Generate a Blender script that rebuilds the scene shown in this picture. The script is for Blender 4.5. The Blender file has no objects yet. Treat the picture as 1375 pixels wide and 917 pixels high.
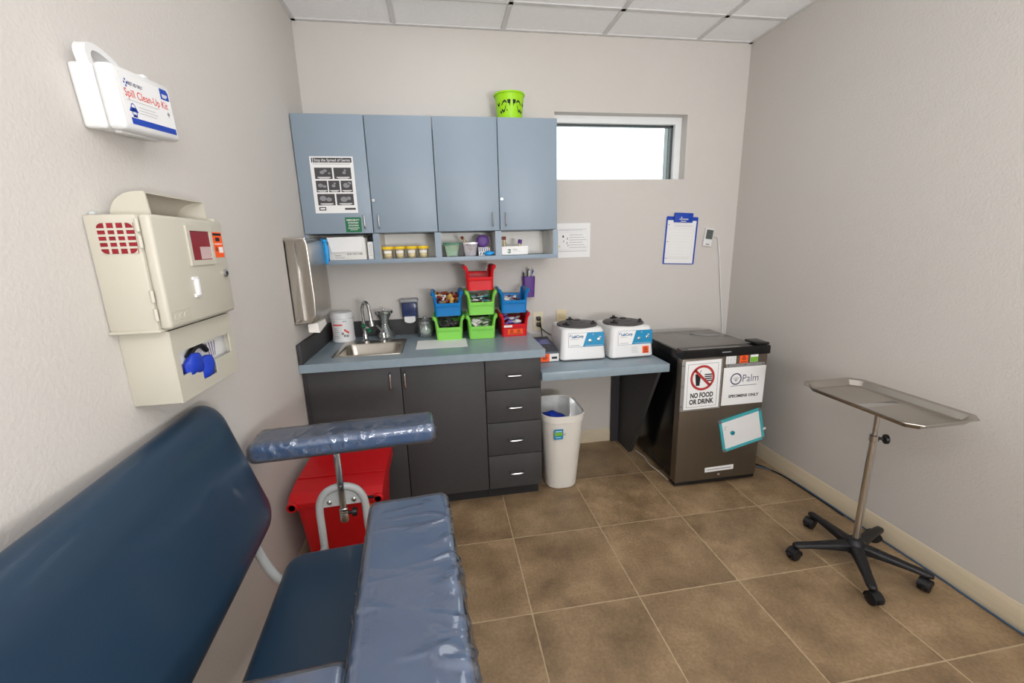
import bpy, bmesh, math, random
from mathutils import Vector, Matrix
PI = math.pi
SC = bpy.context.scene
COL = SC.collection
R = random.Random(7)

# ------------------------------------------------------------------ materials
def lin(c):
    c = c / 255.0
    return c / 12.92 if c <= .04045 else ((c + .055) / 1.055) ** 2.4
def rgb(t): return (lin(t[0]), lin(t[1]), lin(t[2]), 1)
MATS = {}
def mat(name, col, rough=.5, metal=0, noise=.05, nscale=8, bump=0, bscale=150, spec=.5, coat=0, trans=0, ior=1.45,
        stretch=None, emit=0, alpha=1, detail=3):
    m = bpy.data.materials.new(name); m.use_nodes = True
    nt = m.node_tree; N = nt.nodes; L = nt.links
    b = N['Principled BSDF']; c = rgb(col)
    tc = N.new('ShaderNodeTexCoord'); mp = N.new('ShaderNodeMapping')
    L.new(tc.outputs['Object'], mp.inputs['Vector'])
    if stretch: mp.inputs['Scale'].default_value = stretch
    no = N.new('ShaderNodeTexNoise'); no.inputs['Scale'].default_value = nscale; no.inputs['Detail'].default_value = detail
    L.new(mp.outputs['Vector'], no.inputs['Vector'])
    mx = N.new('ShaderNodeMix'); mx.data_type = 'RGBA'
    lo = tuple(max(0, v * (1 - noise * 1.6)) for v in c[:3]) + (1,); hi = tuple(min(1, v * (1 + noise * 1.6)) for v in c[:3]) + (1,)
    mx.inputs[6].default_value = lo; mx.inputs[7].default_value = hi
    L.new(no.outputs['Fac'], mx.inputs[0]); L.new(mx.outputs[2], b.inputs['Base Color'])
    b.inputs['Roughness'].default_value = rough; b.inputs['Metallic'].default_value = metal
    b.inputs['Specular IOR Level'].default_value = spec; b.inputs['IOR'].default_value = ior
    b.inputs['Coat Weight'].default_value = coat; b.inputs['Coat Roughness'].default_value = .08
    b.inputs['Transmission Weight'].default_value = trans; b.inputs['Alpha'].default_value = alpha
    if emit:
        L.new(mx.outputs[2], b.inputs['Emission Color']); b.inputs['Emission Strength'].default_value = emit
    if bump:
        n2 = N.new('ShaderNodeTexNoise'); n2.inputs['Scale'].default_value = bscale; n2.inputs['Detail'].default_value = 4
        L.new(mp.outputs['Vector'], n2.inputs['Vector'])
        bp = N.new('ShaderNodeBump'); bp.inputs['Strength'].default_value = bump; bp.inputs['Distance'].default_value = .004
        L.new(n2.outputs['Fac'], bp.inputs['Height']); L.new(bp.outputs['Normal'], b.inputs['Normal'])
    MATS[name] = m
    return m

def see_mat(name, tint, white=.1, gloss=.12, rough=.08, bump=.0, bscale=40, stretch=None):
    """clear film / glass: transparent + a little haze + reflections"""
    m = bpy.data.materials.new(name); m.use_nodes = True
    nt = m.node_tree; N = nt.nodes; L = nt.links
    for n in list(N): N.remove(n)
    out = N.new('ShaderNodeOutputMaterial')
    tr = N.new('ShaderNodeBsdfTransparent'); tr.inputs[0].default_value = rgb(tint)
    df = N.new('ShaderNodeBsdfDiffuse'); df.inputs[0].default_value = rgb(tint)
    gl = N.new('ShaderNodeBsdfGlossy'); gl.inputs['Roughness'].default_value = rough; gl.inputs[0].default_value = (.95, .95, .95, 1)
    m1 = N.new('ShaderNodeMixShader'); m2 = N.new('ShaderNodeMixShader')
    tc = N.new('ShaderNodeTexCoord'); mp = N.new('ShaderNodeMapping')
    if stretch: mp.inputs['Scale'].default_value = stretch
    L.new(tc.outputs['Object'], mp.inputs['Vector'])
    no = N.new('ShaderNodeTexNoise'); no.inputs['Scale'].default_value = bscale; no.inputs['Detail'].default_value = 3
    no.inputs['Distortion'].default_value = 1.2
    L.new(mp.outputs['Vector'], no.inputs['Vector'])
    mr = N.new('ShaderNodeMapRange'); mr.inputs['To Min'].default_value = white * .6; mr.inputs['To Max'].default_value = white * 1.4
    L.new(no.outputs['Fac'], mr.inputs['Value']); L.new(mr.outputs[0], m1.inputs[0])
    L.new(tr.outputs[0], m1.inputs[1]); L.new(df.outputs[0], m1.inputs[2])
    fr = N.new('ShaderNodeFresnel'); fr.inputs[0].default_value = 1.4
    ad = N.new('ShaderNodeMath'); ad.operation = 'ADD'; ad.inputs[1].default_value = gloss; ad.use_clamp = True
    L.new(fr.outputs[0], ad.inputs[0]); L.new(ad.outputs[0], m2.inputs[0])
    L.new(m1.outputs[0], m2.inputs[1]); L.new(gl.outputs[0], m2.inputs[2])
    if bump:
        bp = N.new('ShaderNodeBump'); bp.inputs['Strength'].default_value = bump; bp.inputs['Distance'].default_value = .01
        L.new(no.outputs['Fac'], bp.inputs['Height'])
        for q in (gl, fr, df): L.new(bp.outputs['Normal'], q.inputs['Normal'])
    L.new(m2.outputs[0], out.inputs[0]); MATS[name] = m
    return m

def floor_mat():
    m = bpy.data.materials.new('floor_tile'); m.use_nodes = True
    nt = m.node_tree; N = nt.nodes; L = nt.links; b = N['Principled BSDF']
    tc = N.new('ShaderNodeTexCoord'); sep = N.new('ShaderNodeSeparateXYZ'); L.new(tc.outputs['Object'], sep.inputs[0])
    def M(op, a, bb=None, c=None):
        n = N.new('ShaderNodeMath'); n.operation = op
        for i, v in enumerate((a, bb, c)):
            if v is None: continue
            if isinstance(v, (int, float)): n.inputs[i].default_value = v
            else: L.new(v, n.inputs[i])
        return n.outputs[0]
    ts = .452; g = .0026
    nw = N.new('ShaderNodeTexNoise'); nw.inputs['Scale'].default_value = 35; L.new(tc.outputs['Object'], nw.inputs['Vector'])
    wob = M('MULTIPLY', M('SUBTRACT', nw.outputs['Fac'], .5), .005)
    def line(s, o):
        q = M('DIVIDE', M('SUBTRACT', s, o), ts); f = M('FRACT', q)
        d = M('MULTIPLY', M('MINIMUM', f, M('SUBTRACT', 1.0, f)), ts)
        return M('LESS_THAN', M('ADD', d, wob), g), M('FLOOR', q)
    lx, ix = line(sep.outputs[0], .9853); ly, iy = line(sep.outputs[1], -.9324)
    gr = M('MAXIMUM', lx, ly)
    tid = M('FRACT', M('MULTIPLY', M('SINE', M('ADD', M('MULTIPLY', ix, 12.99), M('MULTIPLY', iy, 78.23))), 437.5))
    off = N.new('ShaderNodeCombineXYZ'); L.new(M('MULTIPLY', tid, 9.0), off.inputs[2])
    va = N.new('ShaderNodeVectorMath'); L.new(tc.outputs['Object'], va.inputs[0]); L.new(off.outputs[0], va.inputs[1])
    n1 = N.new('ShaderNodeTexNoise'); n1.inputs['Scale'].default_value = 5; n1.inputs['Detail'].default_value = 6; n1.inputs['Roughness'].default_value = .55
    n1.inputs['Distortion'].default_value = .15
    L.new(va.outputs[0], n1.inputs['Vector'])
    cr = N.new('ShaderNodeValToRGB'); L.new(n1.outputs['Fac'], cr.inputs[0])
    e = cr.color_ramp.elements; e[0].position = .3; e[0].color = rgb((118, 96, 71)); e[1].position = .72; e[1].color = rgb((168, 142, 109))
    x = cr.color_ramp.elements.new(.5); x.color = rgb((143, 119, 89))
    n3 = N.new('ShaderNodeTexNoise'); n3.inputs['Scale'].default_value = 90; n3.inputs['Detail'].default_value = 3; L.new(va.outputs[0], n3.inputs['Vector'])
    mm = N.new('ShaderNodeMix'); mm.data_type = 'RGBA'; mm.blend_type = 'OVERLAY'; mm.inputs[0].default_value = .35
    L.new(cr.outputs[0], mm.inputs[6]); L.new(n3.outputs['Fac'], mm.inputs[7])
    hv = N.new('ShaderNodeHueSaturation'); L.new(M('ADD', .94, M('MULTIPLY', tid, .12)), hv.inputs['Value']); L.new(mm.outputs[2], hv.inputs['Color'])
    mg = N.new('ShaderNodeMix'); mg.data_type = 'RGBA'; L.new(gr, mg.inputs[0]); L.new(hv.outputs[0], mg.inputs[6]); mg.inputs[7].default_value = rgb((178, 157, 125))
    L.new(mg.outputs[2], b.inputs['Base Color'])
    rr = M('ADD', .34, M('MULTIPLY', n1.outputs['Fac'], .22)); L.new(M('MAXIMUM', rr, M('MULTIPLY', gr, .9)), b.inputs['Roughness'])
    bp = N.new('ShaderNodeBump'); bp.inputs['Strength'].default_value = .5; bp.inputs['Distance'].default_value = .002
    L.new(M('SUBTRACT', M('MULTIPLY', n3.outputs['Fac'], .25), gr), bp.inputs['Height']); L.new(bp.outputs['Normal'], b.inputs['Normal'])
    return m

WALL = mat('wall_paint', (206, 201, 195), .85, noise=.012, nscale=2.5, bump=.32, bscale=110, spec=.3)
CEILT = mat('ceiling_tile_white', (246, 245, 245), .9, noise=.03, nscale=60, bump=.35, bscale=260)
GRID = mat('ceiling_grid_white', (212, 210, 208), .6)
FLOOR = floor_mat()
BASE = mat('baseboard_cream', (206, 192, 165), .55, noise=.06, nscale=14, stretch=(1, .2, 6))
BLUE = mat('laminate_blue', (139, 154, 168), .42, noise=.02, nscale=4)
BLUEC = mat('counter_blue', (138, 154, 164), .3, noise=.06, nscale=30)
WHITEM = mat('melamine_cream', (246, 242, 234), .5)
CHAR = mat('laminate_charcoal', (60, 59, 60), .6, noise=.08, nscale=40)
CHARD = mat('charcoal_dark', (52, 50, 53), .6)
KICK = mat('toe_kick_black', (34, 33, 34), .7)
STEEL = mat('brushed_steel', (196, 190, 180), .3, 1, noise=.06, nscale=30, stretch=(1, 1, .05))
STEELH = mat('satin_chrome', (205, 205, 205), .22, 1)
CHROME = mat('chrome', (215, 215, 215), .1, 1)
SINKM = mat('sink_steel', (186, 180, 170), .28, 1, noise=.05, nscale=40)
TRAYM = mat('tray_steel', (186, 180, 172), .26, 1, noise=.04, nscale=12)
BLACK = mat('black_plastic', (22, 22, 24), .42)
BLACKG = mat('black_gloss', (17, 17, 18), .2)
DGREY = mat('dark_grey_plastic', (74, 72, 72), .5)
WHITE = mat('white_plastic', (224, 224, 223), .38, noise=.015)
PAPER = mat('white_paper', (234, 234, 233), .8, noise=.015)
PAPERO = mat('cream_card', (228, 226, 220), .75, noise=.02)
INK = mat('black_ink', (28, 28, 30), .7)
INKG = mat('grey_ink', (140, 140, 143), .7)
INKL = mat('pale_grey_ink', (192, 192, 194), .7)
INKD = mat('dark_grey_ink', (72, 70, 72), .7)
CREAM = mat('cream_plastic', (194, 189, 174), .42, noise=.015)
CREAMD = mat('beige_plastic', (214, 198, 160), .5)
RED = mat('red_plastic', (205, 18, 26), .34, noise=.03)
REDT = mat('red_window_plastic', (134, 32, 42), .2, noise=.06)
ORANGE = mat('orange_label', (250, 92, 30), .6)
REDI = mat('red_ink', (222, 62, 44), .7)
REDS = mat('sign_red', (176, 50, 48), .7)
LABB = mat('royal_blue_print', (22, 66, 172), .55)
CYAN = mat('panel_blue', (18, 136, 182), .45)
NAVYI = mat('navy_ink', (48, 52, 92), .7)
BINB = mat('bin_blue', (10, 120, 190), .38, noise=.03)
BING = mat('bin_green', (134, 212, 88), .38, noise=.03)
BINR = mat('bin_red', (212, 24, 34), .38, noise=.03)
LIME = mat('lime_plastic', (158, 218, 22), .36, noise=.03)
GREENS = mat('sign_green', (22, 112, 70), .6)
GREENL = mat('sticker_green', (118, 178, 52), .6)
TEAL = mat('teal_plastic', (72, 172, 180), .45)
TEALD = mat('teal_magnet', (14, 134, 148), .4)
BLUEGL = mat('glove_blue', (24, 58, 176), .5, bump=.5, bscale=60)
BLUEPK = mat('packet_blue', (34, 152, 220), .4, noise=.15, nscale=30)
PURPLE = mat('purple_plastic', (88, 40, 130), .45, noise=.1, nscale=40)
LILAC = mat('lilac_film', (150, 128, 206), .35, noise=.25, nscale=40)
YEL = mat('yellow_lid', (244, 206, 34), .4)
GOLD = mat('gold_cap', (196, 158, 84), .35, .3, noise=.1)
MAROON = mat('maroon_cap', (120, 46, 34), .45)
VINYL = mat('navy_vinyl', (32, 55, 76), .36, noise=.05, nscale=5, bump=.08, bscale=420, coat=.14)
VINYLP = mat('pad_vinyl_blue', (62, 99, 140), .4, noise=.04, nscale=5)
FRAMEG = mat('frame_grey_paint', (188, 192, 192), .32)
FRIDGE = mat('fridge_steel', (118, 108, 96), .36, .75, noise=.05, nscale=20, stretch=(1, 1, .06))
FRIDGET = mat('fridge_top_grey', (122, 117, 112), .26)
SCREEN = mat('lcd_screen', (70, 76, 140), .2)
LCDG = mat('lcd_grey', (96, 104, 100), .25)
DEVN = mat('device_slate', (50, 58, 74), .4)
CABLEB = mat('network_cable_blue', (70, 92, 118), .5)
TRASHW = mat('bin_white', (224, 220, 212), .4, noise=.02)
SOAPB = mat('translucent_navy', (44, 56, 96), .18, noise=.1)
GREENC = mat('green_cap', (10, 104, 66), .4)
COTTON = mat('cotton', (238, 236, 230), .95, bump=.6, bscale=90)
BROWNP = mat('towel_white', (228, 224, 218), .9)
FRAMEW = mat('window_frame_white', (236, 238, 238), .4)
FRAMEK = mat('window_gasket_dark', (66, 72, 72), .5)
EXTW = mat('exterior_reveal_grey', (112, 116, 116), .7)
LAMP = mat('fill_lamp_diffuser', (250, 252, 255), .5, emit=1.5)  # glow of the added, unseen ceiling lights
LAMPF = mat('fill_lamp_frame', (235, 235, 235), .5)
PANE = see_mat('window_glass', (245, 250, 250), .01, .02, .02)
GLASS = see_mat('clear_glass', (240, 244, 243), .1, .05, .04)
CLEARP = see_mat('clear_plastic', (246, 234, 196), .24, .05, .15)
CLEARW = see_mat('clear_white_plastic', (244, 240, 244), .3, .05, .15)
GREENT = see_mat('green_tint_plastic', (232, 246, 234), .16, .05, .12)
FILM = see_mat('protector_film', (240, 240, 240), .16, .03, .2, .3, 14)
WRAP = see_mat('plastic_wrap', (236, 240, 246), .05, .11, .09, .08, 26, (1, .6, 1))
LINER = see_mat('bin_liner', (238, 240, 242), .3, .04, .3, .25, 9)

# ------------------------------------------------------------------ mesh helpers
def B(): return bmesh.new()
def box(bm, lo, hi, bev=0, seg=2):
    lo, hi = Vector(lo), Vector(hi)
    r = bmesh.ops.create_cube(bm, size=1, matrix=Matrix.Translation((lo + hi) / 2) @ Matrix.Diagonal((*(hi - lo), 1)))
    if bev:
        es = list({e for v in r['verts'] for e in v.link_edges})
        bmesh.ops.bevel(bm, geom=es, offset=bev, segments=seg, affect='EDGES', profile=.5)
    return bm
def loft(bm, rings, cap0=True, cap1=True, closed=True):
    vs = [[bm.verts.new(p) for p in r] for r in rings]
    n = len(rings[0])
    for a, b in zip(vs, vs[1:]):
        for i in range(n if closed else n - 1):
            j = (i + 1) % n
            try: bm.faces.new((a[i], a[j], b[j], b[i]))
            except ValueError: pass
    if closed and cap0: bm.faces.new(list(reversed(vs[0])))
    if closed and cap1: bm.faces.new(vs[-1])
    return bm
def frame_of(d):
    d = d.normalized(); a = Vector((0, 0, 1)) if abs(d.z) < .9 else Vector((1, 0, 0))
    x = d.cross(a).normalized(); return x, d.cross(x).normalized()
def cyl(bm, p0, p1, r0, r1=None, seg=20):
    p0, p1 = Vector(p0), Vector(p1); r1 = r0 if r1 is None else r1
    x, y = frame_of(p1 - p0)
    ring = lambda p, r: [p + (x * math.cos(t) + y * math.sin(t)) * r for t in [2 * PI * i / seg for i in range(seg)]]
    return loft(bm, [ring(p0, r0), ring(p1, r1)])
def catmull(pts, k=6):
    P = [Vector(p) for p in pts]; out = []
    for i in range(len(P) - 1):
        a, b, c, d = P[max(i - 1, 0)], P[i], P[i + 1], P[min(i + 2, len(P) - 1)]
        for s in range(k):
            t = s / k
            out.append(.5 * ((2 * b) + (-a + c) * t + (2 * a - 5 * b + 4 * c - d) * t * t + (-a + 3 * b - 3 * c + d) * t ** 3))
    out.append(P[-1]); return out
def tube(bm, pts, r, seg=10, smooth=6):
    P = catmull(pts, smooth) if smooth else [Vector(p) for p in pts]
    rings = []; x = None
    for i, p in enumerate(P):
        d = (P[min(i + 1, len(P) - 1)] - P[max(i - 1, 0)]).normalized()
        if x is None: x, _ = frame_of(d)
        x = (x - d * x.dot(d)).normalized(); y = d.cross(x)
        rr = r(i / (len(P) - 1)) if callable(r) else r
        rings.append([p + (x * math.cos(t) + y * math.sin(t)) * rr for t in [2 * PI * k / seg for k in range(seg)]])
    return loft(bm, rings)
def lathe(bm, prof, c=(0, 0, 0), seg=28, axis=None, cap0=True, cap1=True):
    c = Vector(c); M = Matrix.Identity(3)
    if axis is not None: M = Vector((0, 0, 1)).rotation_difference(Vector(axis)).to_matrix()
    return loft(bm, [[c + M @ Vector((r * math.cos(t), r * math.sin(t), z)) for t in [2 * PI * i / seg for i in range(seg)]] for r, z in prof], cap0, cap1)
def prism(bm, poly, ax, a, b):
    """poly of 2-D points extruded along an axis ('x': points are y,z; 'y': x,z; 'z': x,y)"""
    f = {'x': lambda p, t: (t, p[0], p[1]), 'y': lambda p, t: (p[0], t, p[1]), 'z': lambda p, t: (p[0], p[1], t)}[ax]
    return loft(bm, [[f(p, a) for p in poly], [f(p, b) for p in poly]])
def rrect(hx, hy, r, n=5, cx=0, cy=0):
    r = min(r, hx - 1e-4, hy - 1e-4); out = []
    for sx, sy, a0 in ((1, 1, 0), (-1, 1, PI / 2), (-1, -1, PI), (1, -1, 3 * PI / 2)):
        for i in range(n + 1):
            a = a0 + PI / 2 * i / n
            out.append((cx + sx * (hx - r) + r * math.cos(a), cy + sy * (hy - r) + r * math.sin(a)))
    return out
def pillow(bm, hx, hy, rc, th, re, M=None, n=8, k=5, crown=0.0):
    """cushion: rounded-rectangle slab, z 0..th, with edge rounding re; M places it"""
    M = M or Matrix.Identity(4); rings = []
    for i in range(k + 1):
        a = PI / 2 * i / k
        ins = re * (1 - math.sin(a)); rings.append([M @ Vector((x, y, re * (1 - math.cos(a)))) for x, y in rrect(hx - ins, hy - ins, max(rc - ins, .004), n)])
    for i in range(k + 1):
        a = PI / 2 * i / k
        ins = re * (1 - math.cos(a)); rings.append([M @ Vector((x, y, th - re + re * math.sin(a))) for x, y in rrect(hx - ins, hy - ins, max(rc - ins, .004), n)])
    for f in (.8, .5, .2):
        rings.append([M @ Vector((x * f, y * f, th + crown * (1 - f * f))) for x, y in rrect(hx - re, hy - re, max(rc - re, .004), n)])
    return loft(bm, rings)
def rot(bm, M):
    bmesh.ops.transform(bm, matrix=M, verts=bm.verts); return bm
def blob(bm, c, s, seed, amp=.3, sub=3):
    rr = random.Random(seed)
    r = bmesh.ops.create_icosphere(bm, subdivisions=sub, radius=1)
    ph = [(Vector((rr.uniform(-1, 1), rr.uniform(-1, 1), rr.uniform(-1, 1))).normalized() * rr.uniform(2, 6), rr.uniform(0, 6)) for _ in range(6)]
    for v in r['verts']:
        d = 1 + amp * sum(math.sin(v.co.dot(k) + p) for k, p in ph) / 3
        v.co = Vector((v.co.x * s[0], v.co.y * s[1], v.co.z * s[2])) * d + Vector(c)
    return bm

class Pl:
    """a printed face: origin, right, up; normal = right x up"""
    def __init__(s, o, r=(1, 0, 0), u=(0, 0, 1), tilt=0):
        s.o = Vector(o); r = Vector(r).normalized(); u = Vector(u).normalized()
        s.n = r.cross(u).normalized()
        s.r = r * math.cos(tilt) + u * math.sin(tilt); s.u = u * math.cos(tilt) - r * math.sin(tilt)
    def __call__(s, a, b, h=0): return s.o + s.r * a + s.u * b + s.n * h
    def M(s): return Matrix(((s.r.x, s.u.x, s.n.x, s.o.x), (s.r.y, s.u.y, s.n.y, s.o.y), (s.r.z, s.u.z, s.n.z, s.o.z), (0, 0, 0, 1)))
def poly(bm, pl, pts, h=.0006):
    bm.faces.new([bm.verts.new(pl(a, b, h)) for a, b in pts]); return bm
def rect(bm, pl, a0, b0, a1, b1, h=.0006): return poly(bm, pl, [(a0, b0), (a1, b0), (a1, b1), (a0, b1)], h)
def disc(bm, pl, a, b, r, h=.0006, n=24, ry=None):
    ry = ry or r
    return poly(bm, pl, [(a + r * math.cos(2 * PI * i / n), b + ry * math.sin(2 * PI * i / n)) for i in range(n)], h)
def ringd(bm, pl, a, b, r0, r1, h=.0006, n=36, t0=0, t1=2 * PI):
    vs = [[bm.verts.new(pl(a + r * math.cos(t0 + (t1 - t0) * i / n), b + r * math.sin(t0 + (t1 - t0) * i / n), h)) for i in range(n + 1)] for r in (r0, r1)]
    for i in range(n): bm.faces.new((vs[0][i], vs[1][i], vs[1][i + 1], vs[0][i + 1]))
    return bm
def border(bm, pl, a0, b0, a1, b1, w, h=.0006):
    rect(bm, pl, a0, b0, a1, b0 + w, h); rect(bm, pl, a0, b1 - w, a1, b1, h)
    rect(bm, pl, a0, b0 + w, a0 + w, b1 - w, h); return rect(bm, pl, a1 - w, b0 + w, a1, b1 - w, h)
def slab(bm, pl, a0, b0, a1, b1, t=.0006):
    return loft(bm, [[pl(a, b, h) for a, b in ((a0, b0), (a1, b0), (a1, b1), (a0, b1))] for h in (0, t)])
def text(bm, pl, s, size, a, b, h=.0008, bold=0, width=None, sx=1, align='LEFT'):
    cu = bpy.data.curves.new('t', 'FONT'); cu.body = s; cu.size = size; cu.offset = bold; cu.resolution_u = 3
    ob = bpy.data.objects.new('t', cu); me = bpy.data.meshes.new_from_object(ob)
    xs = [v.co.x for v in me.vertices] or [0, 1]; w = max(xs) - min(xs) or 1
    if width: sx = width / w
    x0 = min(xs) + (w / 2 if align == 'CENTER' else w if align == 'RIGHT' else 0)
    vs = [bm.verts.new(pl(a + (v.co.x - x0) * sx, b + v.co.y, h)) for v in me.vertices]
    for p in me.polygons:
        try: bm.faces.new([vs[i] for i in p.vertices])
        except ValueError: pass
    bpy.data.objects.remove(ob); bpy.data.curves.remove(cu); bpy.data.meshes.remove(me)
    return bm
def biohazard(bm, pl, a, b, s, h=.001):
    for k in range(3):
        t = PI / 2 + 2 * PI * k / 3
        ca, cb = a + .42 * s * math.cos(t), b + .42 * s * math.sin(t)
        ringd(bm, pl, ca, cb, .34 * s, .52 * s, h, 16, t - PI * .8 + PI * .1, t + PI * .7)
    ringd(bm, pl, a, b, .40 * s, .50 * s, h + .0002, 24)
    return disc(bm, pl, a, b, .16 * s, h + .0002, 12)

# ------------------------------------------------------------------ object helpers
def finish(o, me, m, ang):
    me.materials.append(m)
    for p in me.polygons: p.use_smooth = True
    me.set_sharp_from_angle(angle=math.radians(ang))
def wloc(p):
    v = Vector((0, 0, 0))
    while p is not None: v += p.location; p = p.parent
    return v
def part(name, bm, m, parent=None, ang=38, label=None, origin=None):
    off = wloc(parent) if parent is not None else Vector(origin or (0, 0, 0))
    if off.length: bmesh.ops.translate(bm, vec=-off, verts=bm.verts)
    bmesh.ops.recalc_face_normals(bm, faces=bm.faces) if ang > 0 else None
    me = bpy.data.meshes.new(name); bm.to_mesh(me); bm.free()
    o = bpy.data.objects.new(name, me); COL.objects.link(o)
    finish(o, me, m, abs(ang))
    if parent is not None: o.parent = parent
    else: o.location = off
    if label: o['label'] = label
    return o
def tag(o, label, cat, group=None, kind=None):
    o['label'] = label; o['category'] = cat
    if group: o['group'] = group
    if kind: o['kind'] = kind
    return o
def thing(name, label, cat, loc=(0, 0, 0), group=None):
    o = bpy.data.objects.new(name, None); o.empty_display_size = .05; COL.objects.link(o); o.location = loc
    return tag(o, label, cat, group)
def single(name, bm, m, label, cat, origin=(0, 0, 0), group=None, ang=38):
    return tag(part(name, bm, m, None, ang, origin=origin), label, cat, group)
def struct(name, bm, m, parent=None, ang=38):
    o = part(name, bm, m, parent, ang)
    if parent is None: o['kind'] = 'structure'
    return o
def dup(root, loc=None, rz=None, label=None, eul=None):
    r = root.copy(); COL.objects.link(r)
    if loc is not None: r.location = loc
    if rz is not None: r.rotation_euler = (0, 0, rz)
    if eul is not None: r.rotation_euler = eul
    if label: r['label'] = label
    for ch in list(root.children):
        c = ch.copy(); COL.objects.link(c); c.parent = r
        for g in list(ch.children):
            d = g.copy(); COL.objects.link(d); d.parent = c
    return r

# ------------------------------------------------------------------ the room
W, H, YF = 2.743, 2.634, -5.3
struct('floor', box(B(), (-.15, YF - .15, -.1), (W + .15, .15, 0)), FLOOR)
struct('wall_left', box(B(), (-.15, YF - .15, 0), (0, 0, 2.78)), WALL)
struct('wall_right', box(B(), (W, YF - .15, 0), (W + .15, 0, 2.78)), WALL)
struct('wall_front', box(B(), (0, YF - .15, 0), (W, YF, 2.78)), WALL)
wx0, wx1, wz0, wz1, wd = 1.452, 2.336, 1.822, 2.214, .09
bm = B()
for lo, hi in (((-.15, 0, 0), (wx0, .15, 2.78)), ((wx1, 0, 0), (W + .15, .15, 2.78)), ((wx0, 0, 0), (wx1, .15, wz0)), ((wx0, 0, wz1), (wx1, .15, 2.78))):
    box(bm, lo, hi)
struct('wall_back', bm, WALL)
ceil = struct('ceiling', box(B(), (0, YF, H + .004), (W, 0, H + .06)), CEILT)
bm = B(); t1, S = .5358, .6096
for k in range(4): box(bm, (t1 + k * S - .0125, YF, H - .002), (t1 + k * S + .0125, 0, H + .006))
y = -.2936
while y > YF: box(bm, (0, y - .0125, H - .002), (W, y + .0125, H + .006)); y -= S
box(bm, (0, -.022, H - .003), (W, 0, H + .006)); box(bm, (0, YF, H - .003), (.022, 0, H + .006)); box(bm, (W - .022, YF, H - .003), (W, 0, H + .006))
struct('ceiling_grid', bm, GRID, ceil)
def baseprof(bm, f, a, b):
    pr = [(0, 0), (.014, 0), (.014, .06), (.011, .066), (.011, .074), (.007, .08), (.007, .086), (.002, .094), (0, .094)]
    return loft(bm, [[f(d, z, t) for d, z in pr] for t in (a, b)])
struct('baseboard_right', baseprof(B(), lambda d, z, t: (W - d, t, z), 0, YF), BASE)
struct('baseboard_left', baseprof(B(), lambda d, z, t: (d, t, z), -.64, YF), BASE)
struct('baseboard_back', baseprof(B(), lambda d, z, t: (t, -d, z), 1.21, W - .014), BASE)
# window
wf = B()
fw, y0, y1 = .03, .07, .13
for lo, hi in (((wx0, y0, wz1 - fw - .012), (wx1, y1, wz1)), ((wx0, y0, wz0), (wx1, y1, wz0 + .008)), ((wx1 - fw - .012, y0, wz0 + .008), (wx1, y1, wz1 - fw - .012)), ((wx0, y0, wz0 + .008), (wx0 + fw, y1, wz1 - fw - .012))):
    box(wf, lo, hi)
win = struct('window_1', wf, FRAMEW)
g = B()
for lo, hi in (((wx0 + fw, .1, wz1 - .054), (wx1 - .042, .125, wz1 - .04)), ((wx1 - .056, .1, wz0 + .008), (wx1 - .042, .125, wz1 - .042)), ((wx0 + fw, .1, wz0 + .008), (wx0 + fw + .01, .125, wz1 - .04)), ((wx0 + fw, .1, wz0 + .006), (wx1 - .042, .125, wz0 + .012))):
    box(g, lo, hi)
struct('gasket', g, FRAMEK, win)
struct('pane', box(B(), (wx0 + fw, .112, wz0 + .008), (wx1 - .046, .116, wz1 - .044)), PANE, win)
struct('outer_reveal', box(B(), (wx1 - .05, .15, wz0 - .1), (wx1 + .05, .2, wz1 + .1)), EXTW, win)

# unseen ceiling lights, added to light the floor and put highlights on the chair
for yy, n_y, nm in ((-.2936, 2, 'window half'), (-2.1224, 2, 'entry half'), (-3.9512, 2, 'entry end')):
    c = thing('fill_ceiling_light', 'unseen fill troffer added in the ceiling grid over the %s of the room' % nm, 'fill light', (t1 + S * (.5 if yy > -2 else 1.5), yy - .6, H - .01))
    xo = t1 if yy > -2 else t1 + S
    x0, x1, ya, yb = xo + .014, xo + S - .014, yy - .014, yy - n_y * S + .014
    bm = B()
    for lo, hi in (((x0, yb, H - .012), (x0 + .03, ya, H - .002)), ((x1 - .03, yb, H - .012), (x1, ya, H - .002)), ((x0 + .03, ya - .03, H - .012), (x1 - .03, ya, H - .002)), ((x0 + .03, yb, H - .012), (x1 - .03, yb + .03, H - .002))):
        box(bm, lo, hi)
    part('frame', bm, LAMPF, c); part('diffuser', box(B(), (x0 + .03, yb + .03, H - .008), (x1 - .03, ya - .03, H - .003)), LAMP, c)

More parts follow.
